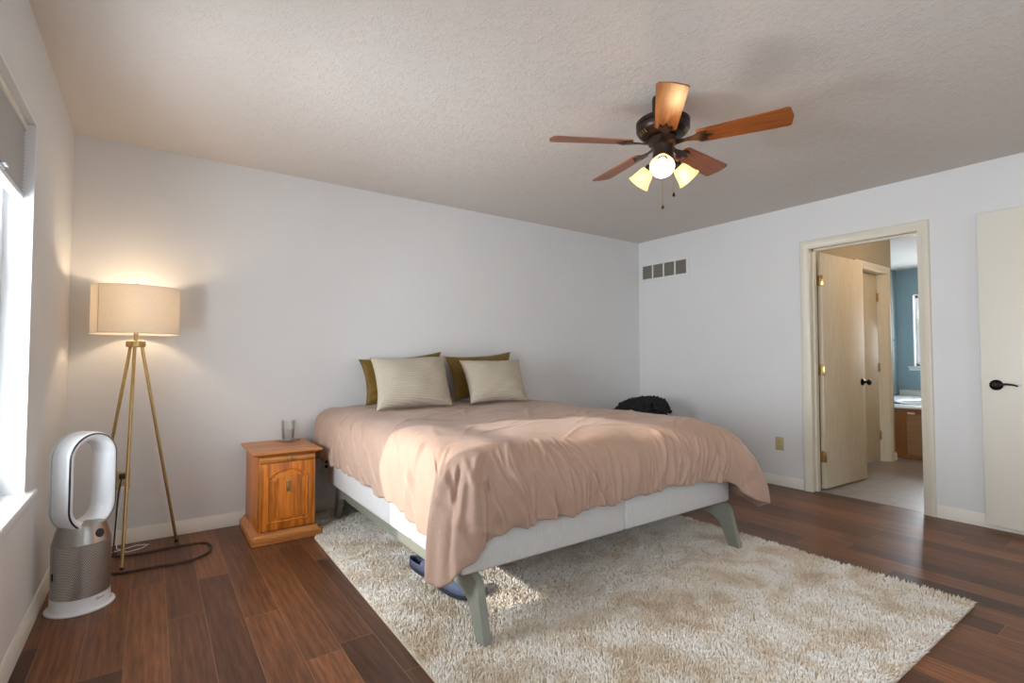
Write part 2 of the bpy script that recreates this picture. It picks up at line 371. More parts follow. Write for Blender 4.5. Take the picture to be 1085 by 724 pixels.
struct('trim_1', casing(MB(), RX, -1, DY0, DY1, DH), casing_paint, 'cream moulded casing around the bathroom doorway')
jm = MB(); jt = 0.016
jm.box(RX - 0.004, RX + T + 0.004, DY0 - 0.012, DY0 + jt - 0.012, 0, DH); jm.box(RX - 0.004, RX + T + 0.004, DY1 - jt + 0.012, DY1 + 0.012, 0, DH)
jm.box(RX - 0.004, RX + T + 0.004, DY0, DY1, DH - jt + 0.012, DH + 0.012)
jm.box(RX + 0.045, RX + 0.08, DY1 - 0.018, DY1 - 0.004, 0, DH); jm.box(RX + 0.045, RX + 0.08, DY0 + 0.004, DY0 + 0.016, 0, DH); jm.box(RX + 0.045, RX + 0.08, DY0, DY1, DH - 0.018, DH - 0.004)
struct('trim_2', jm, casing_paint, 'cream door jamb lining with stop in the bathroom doorway', smooth=False)
struct('trim_3', casing(MB(), RX + T, 1, DY0, DY1, DH), casing_paint)

# ------------------------------------------------------------ bathroom beyond
BX = 9.1; HY = 2.142; HX = 6.69; SY = 2.86; BY0 = 0.55
struct('floor_bathroom', MB().box(RX + 0.065, BX + 0.15, BY0 - 0.1, SY + 0.1, -0.12, -0.002), tile_mat, smooth=False)
struct('ceiling_bathroom', MB().box(RX + T, BX + 0.15, BY0 - 0.1, SY + 0.1, H, H + 0.12), ceiling_mat, smooth=False)
mb = MB(); OX0, OX1 = 5.78, 6.54
mb.box(RX + T, OX0, HY, HY + T, 0, H); mb.box(OX0, OX1, HY, HY + T, DH, H); mb.box(OX1, HX, HY, HY + T, 0, H)
struct('wall_bathroom_left', mb, bath_beige, smooth=False)
struct('wall_bathroom_alcove', MB().box(HX - 0.12, BX, SY, SY + 0.1, 0, H).box(HX - 0.12, HX, HY + T, SY, 0, H), bath_blue, smooth=False)
struct('wall_bathroom_near', MB().box(RX + T, BX, BY0 - 0.1, BY0, 0, H), bath_beige, smooth=False)
BWY0, BWY1, BWZ0, BWZ1 = 1.45, 2.66, 1.0, 2.06
mb = MB(); mb.box(BX, BX + 0.15, BY0 - 0.1, BWY0, 0, H); mb.box(BX, BX + 0.15, BWY1, SY + 0.1, 0, H); mb.box(BX, BX + 0.15, BWY0, BWY1, 0, BWZ0); mb.box(BX, BX + 0.15, BWY0, BWY1, BWZ1, H)
struct('wall_bathroom_far', mb, bath_blue, smooth=False)
struct('trim_4', casing(MB(), HY, -1, OX0, OX1, DH, ax='x'), casing_paint, 'cream casing around the inner closet doorway')
jm = MB().box(OX0 - 0.01, OX0 + 0.008, HY - 0.004, HY + T, 0, DH).box(OX1 - 0.008, OX1 + 0.01, HY - 0.004, HY + T, 0, DH).box(OX0, OX1, HY - 0.004, HY + T, DH - 0.008, DH + 0.01)
jm.box(OX1 - 0.022, OX1 - 0.008, HY + 0.045, HY + 0.075, 0, DH)
struct('trim_5', jm, casing_paint, smooth=False)
bb = MB(); board(bb, (OX1 + 0.07, HY, 0), (HX + 0.012, HY, 0), (0, -1, 0)); board(bb, (HX, HY - 0.012, 0), (HX, SY, 0), (1, 0, 0))
struct('baseboard_bathroom', bb, trim_paint)

def hinge(parent, x, y, z, ax='x', h=0.09):
    """butt hinge; leaf plates lie across the y direction at x, knuckle in front"""
    m = MB().box(x - 0.002, x + 0.004, y - 0.03, y + 0.03, z - h / 2, z + h / 2, 0.001) if ax == 'x' else MB().box(x - 0.03, x + 0.03, y - 0.004, y + 0.002, z - h / 2, z + h / 2, 0.001)
    m.lathe((x, y, z - h / 2 - 0.004), [(0.003, 0), (0.007, 0.003), (0.007, h + 0.005), (0.003, h + 0.008)], 12)
    return m.build('hinge', brass, parent, label='brass butt hinge')
def knob(parent, x, y, z, n):
    n = Vector(n)
    m = MB().lathe((x, y, z), [(0.032, 0), (0.032, 0.006), (0.026, 0.012), (0.012, 0.016), (0.010, 0.034), (0.018, 0.042), (0.027, 0.052), (0.027, 0.062), (0.018, 0.072), (0.001, 0.074)], 28, n)
    return m.build('door_knob', black_metal, parent, label='black round door knob')

d1 = MB().box(0.0, 0.745, -0.035, 0.0, 0.012, 2.028, 0.002)
ang = math.radians(-3.0); hx, hy = RX + T + 0.022, DY1 - 0.004
d1.xf(lambda v: Vector((hx + v.x * math.cos(ang) - v.y * math.sin(ang), hy + v.x * math.sin(ang) + v.y * math.cos(ang), v.z)))
d1o = struct('door_1', d1, door_wood, 'pale wood-grain door standing open into the bathroom', loc=(hx, hy, 0))
for z in (0.28, 1.02, 1.79): hinge(d1o, hx - 0.006, hy - 0.018, z)
kx, ky = hx + 0.685 * math.cos(ang), hy + 0.685 * math.sin(ang)
knob(d1o, kx + 0.035 * math.sin(ang), ky - 0.035, 0.90, (math.sin(ang), -math.cos(ang), 0)); knob(d1o, kx, ky, 0.90, (0, 1, 0))

d2o = struct('door_2', MB().box(OX0 + 0.012, OX1 - 0.030, HY + 0.078, HY + 0.113, 0.012, DH - 0.014, 0.002), door_wood, 'inner closet door, closed, seen past the open bathroom door', loc=(OX1, HY + 0.1, 0))
for z in (0.28, 1.02, 1.79): hinge(d2o, OX1 - 0.026, HY + 0.072, z, 'y')

# open cream door against the right wall
ly0, ly1 = 0.14, 0.945
dx = RX - 0.066
slab = MB().box(dx, dx + 0.035, ly0, ly1, 0.035, 2.08, 0.002)
d3o = struct('door_3', slab, plain('cream_door_paint', srgb(234, 230, 216), 0.4, 0, 3, 0.01), 'plain cream door folded back against the right wall, black lever handle', loc=(dx, ly0, 0))
m = MB().lathe((dx, 0.872, 0.945), [(0.034, 0), (0.034, 0.006), (0.028, 0.012), (0.013, 0.015), (0.012, 0.045), (0.001, 0.047)], 30, (-1, 0, 0))
m.build('handle_rose', black_metal, d3o, label='round black lever rose')
m = MB().tube([(dx - 0.036, 0.872, 0.945), (dx - 0.04, 0.85, 0.948), (dx - 0.04, 0.82, 0.953), (dx - 0.04, 0.79, 0.950), (dx - 0.04, 0.765, 0.942)], [0.010, 0.009, 0.007, 0.006, 0.005], 10)
m.build('lever_handle', black_metal, d3o, label='black curved lever')
MB().box(dx + 0.010, dx + 0.026, ly1 - 0.001, ly1 + 0.002, 0.915, 0.975).build('latch_plate', dark_bronze, d3o)
for z in (0.28, 1.05, 1.85): MB().box(dx + 0.03, RX - 0.0005, ly0 - 0.006, ly0 + 0.004, z - 0.045, z + 0.045).build('hinge', brass, d3o)

# bathroom tub surround
tub = thing('tub_surround', 'oak-panelled tub surround with white deck below the bathroom window', 'bathtub', (6.9, 1.6, 0))
tx, ty0, ty1, tz = 6.9, 0.62, 2.84, 0.555
MB().box(tx + 0.02, tx + 0.05, ty0, ty1, 0, tz, 0.002).build('panel', oak_dull, tub)
fr = MB()
for a, b in ((2.10, 2.20), (1.38, 1.44), (0.70, 0.76), (2.74, 2.84)): fr.box(tx + 0.001, tx + 0.021, a, b, 0.044, tz - 0.049, 0.0)
fr.box(tx, tx + 0.022, ty0, ty1, tz - 0.05, tz, 0.003); fr.box(tx, tx + 0.022, ty0, ty1, 0.0, 0.045, 0.003)
fr.build('panel_frame', wood('tub_frame_oak', srgb(128, 84, 46), srgb(164, 114, 68), 2), tub)
for y0_, y1_ in ((1.44, 2.10), (0.76, 1.38)):
    lv = MB()
    for k in range(22): lv.box(tx + 0.006, tx + 0.02, y0_, y1_, 0.05 + k * 0.0202, 0.066 + k * 0.0202, 0.003, 1)
    lv.build('slatted_panel', oak_dull, tub)
MB().box(tx - 0.008, tx + 0.002, 2.02, 2.09, 0.495, 0.515, 0.003).build('pull', trim_paint, tub, label='pale rectangular pull')
dk = MB().box(tx - 0.02, BX - 0.002, 0.70, 1.05, tz, tz + 0.022, 0.006).box(tx - 0.02, 7.25, 1.05, 2.84, tz, tz + 0.022, 0.006).box(8.5, BX - 0.002, 1.05, 2.84, tz, tz + 0.022, 0.006).box(7.25, 8.5, 2.5, 2.84, tz, tz + 0.022, 0.006)
dk.build('deck', white_plastic, tub)
bs = MB(); prof = [(0.62, 0.05), (0.60, 0.25), (0.68, tz + 0.018), (0.71, tz + 0.03), (0.73, tz + 0.024)]
bs.lathe((7.87, 1.75, 0), prof, 40, cap1=False).build('basin', white_plastic, tub)
MB().box(BX - 0.02, BX - 0.002, 0.62, 2.84, tz + 0.022, tz + 0.10, 0.003).build('backsplash', trim_paint, tub)
tb = thing('towel_bar', 'short chrome towel bar on the blue wall beside the tub', 'towel bar', (8.4, SY, 1.37))
MB().tube([(8.0, SY - 0.07, 1.39), (8.75, SY - 0.07, 1.39)], 0.009, 10).build('rail', chrome, tb)
for x_ in (8.02, 8.73): MB().lathe((x_, SY, 1.39), [(0.026, 0), (0.024, 0.006), (0.011, 0.012), (0.011, 0.07)], 16, (0, -1, 0)).build('bracket', chrome, tb)

def window(name, label, face, dirn, a0, a1, z0, z1, rec=0.085, ax='y', sill=True, sashes=True, blindless=True):
    """window unit set back 'rec' from room face; dirn = outward sign"""
    def bx(m, u0, u1, w0, w1, d0, d1, bev=0.003):
        p0, p1 = sorted((face + dirn * d0, face + dirn * d1))
        return m.box(p0, p1, u0, u1, w0, w1, bev) if ax == 'y' else m.box(u0, u1, p0, p1, w0, w1, bev)
    lin = MB(); t = 0.012
    bx(lin, a0, a0 + t, z0, z1, 0.0, 0.149, 0); bx(lin, a1 - t, a1, z0, z1, 0.0, 0.149, 0); bx(lin, a0, a1, z1 - t, z1, 0.0, 0.149, 0); bx(lin, a0, a1, z0, z0 + 0.004, 0.0, 0.149, 0)
    o = struct(name, lin, white_paint, label, smooth=False)
    f = MB(); k = 0.035
    A0, A1, B0, B1 = a0 + t, a1 - t, z0 + 0.004, z1 - t
    bx(f, A0, A0 + k, B0, B1, rec, rec + 0.055); bx(f, A1 - k, A1, B0, B1, rec, rec + 0.055); bx(f, A0, A1, B0, B0 + k, rec, rec + 0.055); bx(f, A0, A1, B1 - k, B1, rec, rec + 0.055)
    f.build('window_frame', white_paint, o)
    zm = (z0 + z1) / 2 + 0.1
    for (s0, s1, dd) in ((B0 + k, zm + 0.02, rec + 0.005), (zm - 0.02, B1 - k, rec + 0.028)):
        g = MB(); j = 0.04
        bx(g, A0 + k, A0 + k + j, s0, s1, dd, dd + 0.022); bx(g, A1 - k - j, A1 - k, s0, s1, dd, dd + 0.022); bx(g, A0 + k, A1 - k, s0, s0 + j, dd, dd + 0.022); bx(g, A0 + k, A1 - k, s1 - j, s1, dd, dd + 0.022)
        so_ = g.build('sash', white_paint, o)
        p = MB(); bx(p, A0 + k + j - .005, A1 - k - j + .005, s0 + j - .005, s1 - j + .005, dd + 0.010, dd + 0.013, 0); p.build('pane', pane_mat, so_, smooth=False)
    lk = MB(); c_ = (A0 + A1) / 2; bx(lk, c_ - 0.03, c_ + 0.03, zm + 0.02, zm + 0.035, rec - 0.002, rec + 0.02); lk.build('sash_lock', nickel, o)
    if sill:
        s_ = MB(); bx(s_, a0 - 0.07, a1 + 0.07, z0 - 0.018, z0 + 0.004, -0.028, 0.0, 0.006); bx(s_, a0 + .001, a1 - .001, z0 - 0.001, z0 + 0.006, -0.01, rec, 0.002)
        bx(s_, a0 - 0.055, a1 + 0.055, z0 - 0.058, z0 - 0.018, -0.014, 0.0, 0.003)
        s_.build('window_sill', white_paint, o)
    return o
window('window_1', 'tall white window on the left wall beside the lamp, shade half lowered', LX, -1, WB0, WB1, WZ0, WZ1)
window('window_added_left', None, LX, -1, W2A, W2B, WZ0, WZ1)  # unseen window, added to admit fill light from the left
window('window_added_rear', None, NY, -1, 0.8, 3.0, 0.7, 2.1, ax='x')  # unseen window, added to admit fill light from behind the camera
window('window_4', 'white window on the far blue bathroom wall', BX, 1, BWY0, BWY1, BWZ0, BWZ1)

# pleated shade
sh = thing('cellular_shade', 'grey pleated window shade, half lowered in the left window', 'window shade', (LX - 0.045, WB1, 1.75))
xs = LX - 0.045; P = []; zt_, zb_ = 2.02, 1.765; npl = 17
for i in range(npl * 2 + 1):
    z = zb_ + (zt_ - zb_) * i / (npl * 2); P.append((0.016 if i % 2 else 0.006, z))
m = MB(); ya, yb = WB0 + 0.016, WB1 - 0.020; k = len(P)
vs = [(xs + d, y, z) for y in (ya, yb) for d, z in P] + [(xs - d, y, z) for y in (ya, yb) for d, z in P]
fs = []
for i in range(k - 1): fs += [(i, i + 1, k + i + 1, k + i), (2 * k + i, 3 * k + i, 3 * k + i + 1, 2 * k + i + 1), (k + i, k + i + 1, 3 * k + i + 1, 3 * k + i)]
m.add(vs, fs).build('pleated_fabric', cell_shade, sh, smooth=False)
MB().box(xs - 0.022, xs + 0.022, WB0 + 0.014, WB1 - 0.014, 2.018, 2.047, 0.004).build('head_rail', trim_paint, sh)
br = MB().box(xs - 0.016, xs + 0.018, ya, yb, 1.742, 1.765, 0.006).build('bottom_rail', white_paint, sh)
MB().box(xs + 0.017, xs + 0.032, 2.33, 2.39, 1.765, 1.772, 0.002).box(xs + 0.017, xs + 0.022, 2.33, 2.39, 1.755, 1.772, 0.001).build('pull_tab', chrome, br)

# ------------------------------------------------------------ wall fittings
vt = thing('air_return_vent', 'white return-air grille high on the right wall near the corner', 'vent', (RX, 3.54, 2.085))
g = MB(); v0, v1, u0, u1 = 1.985, 2.185, 3.205, 3.865; op = [(3.245 + i * 0.1475, 3.245 + i * 0.1475 + 0.13) for i in range(4)]
g.box(RX - 0.009, RX, u0, u1, v0, 2.012, 0.002).box(RX - 0.009, RX, u0, u1, 2.158, v1, 0.002)
cur = u0
for a, b in op: g.box(RX - 0.009, RX, cur, a, 2.010, 2.160, 0.001); cur = b
g.box(RX - 0.009, RX, cur, u1, 2.010, 2.160, 0.001).build('frame', wall_paint, vt)
MB().box(RX - 0.0015, RX - 0.0005, 3.24, 3.83, 2.005, 2.165).build('backing', plain('vent_shadow_grey', srgb(112, 105, 94), 0.9, 0, 20, 0.05), vt, smooth=False)
for a, b in op:
    s_ = MB()
    for k in range(26): y_ = a + (b - a) * (k + 0.5) / 26; s_.box(RX - 0.007, RX - 0.002, y_ - 0.0007, y_ + 0.0007, 2.012, 2.158)
    s_.build('louvre', plain('vent_louvre', srgb(168, 163, 152), 0.5, 0.2), vt, smooth=False)
for y_, z_ in ((3.225, 2.085), (3.85, 2.085)): MB().lathe((RX - 0.009, y_, z_), [(0.004, 0), (0.003, 0.002)], 10, (-1, 0, 0)).build('screw', nickel, vt)

def outlet(label, pos, n, plate_mat, slots=2, plug=False):
    o = thing('wall_outlet', label, 'outlet', pos)
    px, py, pz = pos
    def bx(u0, u1, z0, z1, d0, d1, b=0.001):
        return MB().box(px + u0, px + u1, py - d1, py - d0, pz + z0, pz + z1, b) if n == 'y' else MB().box(px - d1, px - d0, py + u0, py + u1, pz + z0, pz + z1, b)
    bx(-0.036, 0.036, -0.058, 0.058, 0, 0.006, 0.002).build('cover_plate', plate_mat, o)
    for k in range(slots):
        zc = (k - (slots - 1) / 2) * (0.04 if slots == 2 else 0.031)
        s_ = bx(-0.015, 0.015, zc - 0.012, zc + 0.012, 0.005, 0.008).build('socket', plate_mat if slots == 2 else dark_plastic, o)
        if slots == 2:
            for du in (-0.006, 0.006): bx(du - 0.0012, du + 0.0012, zc - 0.003, zc + 0.006, 0.0075, 0.0085, 0).build('slot', dark_plastic, s_)
    return o
outlet('almond wall outlet on the right wall beside the doorway', (RX, 2.308, 0.367), 'x', almond)
outlet('outlet plate with three dark sockets between nightstand and bed', (1.066, D, 0.35), 'y', white_paint, 3)
lo = outlet('almond wall outlet behind the tripod lamp, plug in it', (-0.135, D, 0.385), 'y', almond)
MB().box(-0.152, -0.118, D - 0.045, D - 0.008, 0.395, 0.425, 0.005).build('adapter', dark_plastic, lo, label='black plug in the upper socket')
wc = MB().box(-0.150, -0.122, D - 0.035, D - 0.008, 0.322, 0.348, 0.005).tube([(-0.136, D - 0.033, 0.335), (-0.135, D - 0.06, 0.30), (-0.150, D - 0.07, 0.2), (-0.155, D - 0.08, 0.08), (-0.15, D - 0.12, 0.012), (-0.10, D - 0.2, 0.006), (-0.03, D - 0.17, 0.006), (0.0, D - 0.12, 0.006), (-0.06, D - 0.1, 0.006), (-0.17, D - 0.16, 0.006)], 0.0028, 6)
wc.build('phone_charger', white_plastic, None, loc=(-0.136, D - 0.05, 0), label='thin white charger cable hanging from the outlet behind the lamp', category='cable')

# ------------------------------------------------------------ rug
rx0, rx1, ry0, ry1 = 0.80, 3.04, 0.69, 3.80
def rug_xy(u, v):
    x = rx0 + u * (rx1 - rx0); y = ry0 + v * (ry1 - ry0)
    x = x + 0.045 * v * (1 - u) - 0.03 * u * v; return x, y
rug = thing('shag_rug', 'large cream and tan shag rug under the bed', 'rug', ((rx0 + rx1) / 2, (ry0 + ry1) / 2, 0))
g = []
for i in range(33):
    g.append([rug_xy(i / 32, j / 48) + (0.012,) for j in range(49)])
gm = MB().grid(np.array(g)); vb = [(x, y, 0.0005) for (x, y, z) in gm.v]
top = list(gm.f); gm2 = MB(); gm2.add(gm.v, top)
rb = MB().prism([rug_xy(0, 0), rug_xy(1, 0), rug_xy(1, 1), (0.90, 3.79), (0.90, 3.30), rug_xy(0, 0.84)], lambda u, v, d: (u, v, d), 0.0005, 0.012)
rb.build('backing', rug_back, rug, smooth=False)
def pile():
    n = 125000; u = rng.random(n); v = rng.random(n)
    x = rx0 + u * (rx1 - rx0); y = ry0 + v * (ry1 - ry0); x = x + 0.045 * v * (1 - u) - 0.03 * u * v
    keep = ~((x < 0.903) & (y > 3.305)); keep &= ~((x > 1.3) & (x < 2.75) & (y > 2.6) & (rng.random(n) < 0.8))
    x, y = x[keep], y[keep]; n = len(x); uu = u[keep]; vv = v[keep]
    clump = np.sin(x * 31 + 2 * np.sin(y * 17)) * np.cos(y * 27 + 1.5 * np.sin(x * 13)); cl2 = np.sin(x * 83 + 3 * np.cos(y * 41)) * np.sin(y * 77 + 2 * np.sin(x * 37))
    h = 0.017 + 0.0035 * clump + 0.003 * cl2 + rng.normal(0, 0.002, n); h = np.clip(h, 0.009, 0.030)
    ang = 2 * PI * (0.5 + 0.5 * np.sin(x * 9 + np.cos(y * 7) * 2)) + rng.normal(0, 1.1, n); lean = rng.uniform(0.001, 0.009, n)
    ex = np.where(uu > 0.985, 0.02, 0) - np.where(uu < 0.01, 0.012, 0); ey = -np.where(vv < 0.01, 0.022, 0)
    dx_ = np.cos(ang) * lean + ex * rng.random(n); dy_ = np.sin(ang) * lean + ey * rng.random(n)
    nearns = (x < 0.93) & (y > 3.26); dx_[nearns] = np.abs(dx_[nearns]); dy_[nearns] = np.where(x[nearns] < 0.885, -np.abs(dy_[nearns]), dy_[nearns])
    r = rng.uniform(0.0024, 0.0040, n); V = np.zeros((n, 7, 3)); rot = rng.random(n) * 6.28
    for k in range(3):
        a = rot + k * 2 * PI / 3
        V[:, k] = np.stack([x + r * np.cos(a), y + r * np.sin(a), np.full(n, 0.010)], 1)
        V[:, 3 + k] = np.stack([x + dx_ * .35 + r * .95 * np.cos(a + .4), y + dy_ * .35 + r * .95 * np.sin(a + .4), 0.010 + h * 0.62], 1)
    V[:, 6] = np.stack([x + dx_, y + dy_, 0.010 + h], 1)
    Fc = []
    for k in range(3): l = (k + 1) % 3; Fc += [(k, l, 3 + l), (k, 3 + l, 3 + k), (3 + k, 3 + l, 6)]
    Fc = np.array(Fc); Fa = (np.arange(n)[:, None, None] * 7 + Fc[None]).reshape(-1, 3)
    me = bpy.data.meshes.new('pile'); org = np.array(rug.location); V = V.reshape(-1, 3) - org
    me.vertices.add(len(V)); me.vertices.foreach_set('co', V.ravel()); me.loops.add(Fa.size); me.loops.foreach_set('vertex_index', Fa.ravel())
    me.polygons.add(len(Fa)); me.polygons.foreach_set('loop_start', np.arange(len(Fa)) * 3); me.polygons.foreach_set('loop_total', np.full(len(Fa), 3))
    me.polygons.foreach_set('use_smooth', np.ones(len(Fa), bool)); me.update(calc_edges=True)
    at = me.attributes.new('tuft', 'FLOAT', 'POINT'); tv = np.repeat(np.clip(rng.normal(0.55, 0.16, n), 0, 1), 7); at.data.foreach_set('value', tv)
    me.materials.append(rug_mat); o = bpy.data.objects.new('pile', me); C.objects.link(o); o.parent = rug; o['kind'] = 'stuff'
pile()
RZ = 0.022        # height at which legs press into the pile

# ------------------------------------------------------------ bed
bed = thing('bed', 'king bed with light grey upholstered base on splayed grey-green legs', 'bed', (1.92, 2.77, RZ - 0.01))
bx0, bx1, by0, by1, bz0, bz1 = 1.0, 2.84, 1.75, 3.63, 0.262, 0.455
mx, my = 1.93, 2.24
for (a0, a1, c0, c1) in ((bx0, mx - 0.001, by0, my - 0.001), (mx + 0.001, bx1, by0, my - 0.001), (bx0, mx - 0.001, my + 0.001, by1), (mx + 0.001, bx1, my + 0.001, by1)):
    MB().box(a0, a1, c0, c1, bz0, bz1, 0.016, 3).build('base_section', uphol, bed)
MB().box(1.03, 2.82, 1.80, 3.84, bz1, 0.70, 0.05, 4).build('mattress', white_paint, bed)
def leg_profile(s_, y_):
    # (y,z) outline: boomerang leg under the side beam, toe splayed outward (towards s_)
    pts = [(0.31, 0.192), (0.23, 0.189), (0.165, 0.175), (0.125, 0.15), (0.098, 0.10), (0.064, 0.02), (0.0, 0.02)]
    outer = [(0.020, 0.10), (0.042, 0.18), (0.052, 0.220), (0.064, 0.244), (0.084, 0.258), (0.11, 0.2615), (0.31, 0.2615)]
    return [(y_ + s_ * a, b) for a, b in pts + outer]
for xl in (1.046, 2.775):
    for s_, y_ in ((1, 1.658), (-1, 3.62)):
        poly = leg_profile(s_, y_)
        MB().prism(poly, lambda u, v, d: (d, u, v), xl, xl + 0.034).build('leg', grey_leg, bed)
    MB().box(xl + (-0.010 if xl < 2 else 0.006), xl + (0.028 if xl < 2 else 0.034), 1.965, 3.32, 0.192, 0.2615, 0.003).build('side_beam', grey_leg, bed)
MB().box(1.062, 2.775, 1.98, 2.02, 0.20, 0.2615, 0.003).build('cross_beam', grey_leg, bed)
MB().box(1.062, 2.775, 3.27, 3.31, 0.20, 0.2615, 0.003).build('cross_beam', grey_leg, bed)

# ------------------------------------------------------------ duvet (one draped sheet, rounded and gathered)
def duvet():
    X0, X1, Y0, Y1 = 0.965, 2.885, 1.715, 3.845
    nL, nC, nF, nR = 330, 70, 420, 120
    segs = [('L', np.linspace(0, 1, nL, endpoint=False)), ('C1', np.linspace(0, 1, nC, endpoint=False)), ('F', np.linspace(0, 1, nF, endpoint=False)), ('C2', np.linspace(0, 1, nC, endpoint=False)), ('R', np.linspace(0, 1, nR))]
    imax = (X1 - X0) / 2; R0 = 0.10
    def ring(i):
        R = R0 * max(0.0, 1 - i / imax); x0, x1, y0 = X0 + i, X1 - i, Y0 + i; out = []; nrm = []
        for nme, t in segs:
            if nme == 'L': p = np.stack([np.full_like(t, x0), Y1 + (y0 + R - Y1) * t], 1); nn = np.tile([-1., 0.], (len(t), 1))
            elif nme == 'C1': a = PI + t * PI / 2; p = np.stack([x0 + R + R * np.cos(a), y0 + R + R * np.sin(a)], 1); nn = np.stack([np.cos(a), np.sin(a)], 1)
            elif nme == 'F': p = np.stack([x0 + R + (x1 - x0 - 2 * R) * t, np.full_like(t, y0)], 1); nn = np.tile([0., -1.], (len(t), 1))
            elif nme == 'C2': a = 1.5 * PI + t * PI / 2; p = np.stack([x1 - R + R * np.cos(a), y0 + R + R * np.sin(a)], 1); nn = np.stack([np.cos(a), np.sin(a)], 1)
            else: p = np.stack([np.full_like(t, x1), y0 + R + (Y1 - y0 - R) * t], 1); nn = np.tile([1., 0.], (len(t), 1))
            out.append(p); nrm.append(nn)
        return np.concatenate(out), np.concatenate(nrm)
    P0, N0 = ring(0); ns = len(P0)
    sarc = np.concatenate([[0], np.cumsum(np.linalg.norm(np.diff(P0, axis=0), axis=1))])
    sC1 = sarc[nL]; sF = sarc[nL + nC]; sC2 = sarc[nL + nC + nF]; sR = sarc[nL + 2 * nC + nF]
    sm = lambda a, b, x: (lambda t: t * t * (3 - 2 * t))(np.clip((x - a) / (b - a), 0, 1))
    yy = Y1 - sarc                                        # valid on the left side
    # hem height along the edge
    keyL = [(0, 0.40), (0.25, 0.44), (0.55, 0.425), (0.9, 0.43), (1.2, 0.42), (1.45, 0.415), (1.60, 0.405), (1.72, 0.375), (1.84, 0.37), (1.915, 0.36), (1.945, 0.27), (1.98, 0.225), (2.03, 0.225)]
    keys = keyL + [(sC1 + 0.04, 0.25), (sC1 + 0.09, 0.32), (sF + 0.00, 0.365), (sF + 0.06, 0.40), (sF + 0.15, 0.43), (sF + 0.6, 0.432), (sF + 0.95, 0.442), (sF + 1.15, 0.452), (sC2 - 0.36, 0.44), (sC2 - 0.15, 0.425), (sC2 - 0.04, 0.40), (sC2 + 0.03, 0.30), (sC2 + 0.09, 0.24), (sR + 0.1, 0.27), (sR + 0.4, 0.33), (sR + 2.5, 0.36)]
    ks = np.array(keys); h = np.interp(sarc, ks[:, 0], ks[:, 1]); kk = np.exp(-np.linspace(-2, 2, 9) ** 2); h = np.convolve(np.pad(h, 4, 'edge'), kk / kk.sum(), 'valid')
    h += 0.006 * np.sin(sarc * 23) + 0.004 * np.sin(sarc * 51 + 1)
    g = lambda c, w_: np.exp(-((sarc - c) / w_) ** 2)
    b = 0.004 + 0.0 * sarc + 0.01 * g(sC1 - 0.05, 0.12) + 0.016 * sm(sF, sF + 0.3, sarc) + 0.13 * sm(sC2 - 0.25, sC2 + 0.12, sarc)
    e = 0.004 + 0.045 * g(sC1 - 0.02, 0.09) + 0.012 * sm(sF, sF + 0.3, sarc) + 0.17 * sm(sC2 - 0.07, sC2 + 0.08, sarc) + 0.012 * np.sin(sarc * 31) * 0.4
    rho = 0.24 + 0.03 * np.sin(sarc * 3.1) - 0.06 * (1 - sm(sC1 - 0.25, sF + 0.1, sarc))
    zt = 0.755
    nu = 110; u = np.linspace(0, 1, nu)
    B = lambda p0, p1, p2, p3: (1 - u) ** 3 * p0[:, None] + 3 * (1 - u) ** 2 * u * p1[:, None] + 3 * (1 - u) * u ** 2 * p2[:, None] + u ** 3 * p3[:, None]
    lf = 1 - sm(sC1 - 0.25, sF + 0.1, sarc)
    off = B(-rho, b * 0.2 - 0.005 + 0.012 * lf, b + 0.035 - 0.012 * lf, e); zz = B(np.full(ns, zt), np.full(ns, zt + 0.004), h + 0.45 * (zt - h) + 0.05 + 0.04 * lf, h)
    # creases over the drape
    U = u[None, :]; SS = sarc[:, None]; disp = np.zeros((ns, nu)); r_ = np.random.default_rng(21)
    def crease(s0, ds, w_, a, ua, ub, curve=0.0):
        cen = s0 + ds * U + curve * U * U; wv = w_ * (0.7 + 0.6 * U)
        env = sm(ua, ua + 0.18, U) * (1 - 0.6 * sm(ub - 0.1, ub + 0.05, U))
        d = (SS - cen) / wv
        nonlocal disp
        disp = disp + a * env * (np.exp(-d * d) - 0.45 * np.exp(-((d - 1.7) / 1.1) ** 2))
    for k in range(125):          # foot side: dense gathers
        s0 = r_.uniform(sF - 0.05, sC2 + 0.05); fr_ = (s0 - sF) / (sC2 - sF)
        ds = (0.10 - 0.22 * fr_) * r_.uniform(0.3, 1.6) + r_.normal(0, 0.03)
        crease(s0, ds, r_.uniform(0.005, 0.014), r_.uniform(0.0025, 0.0062), r_.uniform(0.1, 0.85) ** 0.6, r_.uniform(0.9, 1.2), r_.normal(0, 0.04))
    for k in range(30): crease(r_.uniform(sC1 - 0.1, sF + 0.45), r_.uniform(0.02, 0.25), r_.uniform(0.008, 0.018), r_.uniform(0.004, 0.009), r_.uniform(0.1, 0.45), 1.2, r_.normal(0, 0.05))
    for k in range(22): crease(r_.uniform(sC2 - 0.35, sR + 0.1), r_.uniform(-0.2, 0.1), r_.uniform(0.008, 0.016), r_.uniform(0.005, 0.012), r_.uniform(0.35, 0.75), 1.2, r_.normal(0, 0.05))
    for k in range(20): crease(r_.uniform(0.0, 1.75), r_.uniform(-0.1, 0.6), r_.uniform(0.008, 0.026), r_.uniform(0.003, 0.007), r_.uniform(0.0, 0.6), 1.1, r_.normal(0, 0.12))
    # named big folds: tongue ridge at the left corner, pulls at the foot
    crease(sC1 + 0.0, -0.05, 0.026, 0.026, 0.35, 1.3); crease(sC1 + 0.06, -0.02, 0.016, -0.020, 0.3, 1.3); crease(sC1 + 0.115, 0.02, 0.024, 0.020, 0.2, 1.3)
    crease(sF + 0.10, 0.10, 0.03, 0.018, 0.1, 1.0); crease(sF + 0.26, 0.14, 0.022, -0.016, 0.1, 1.1)
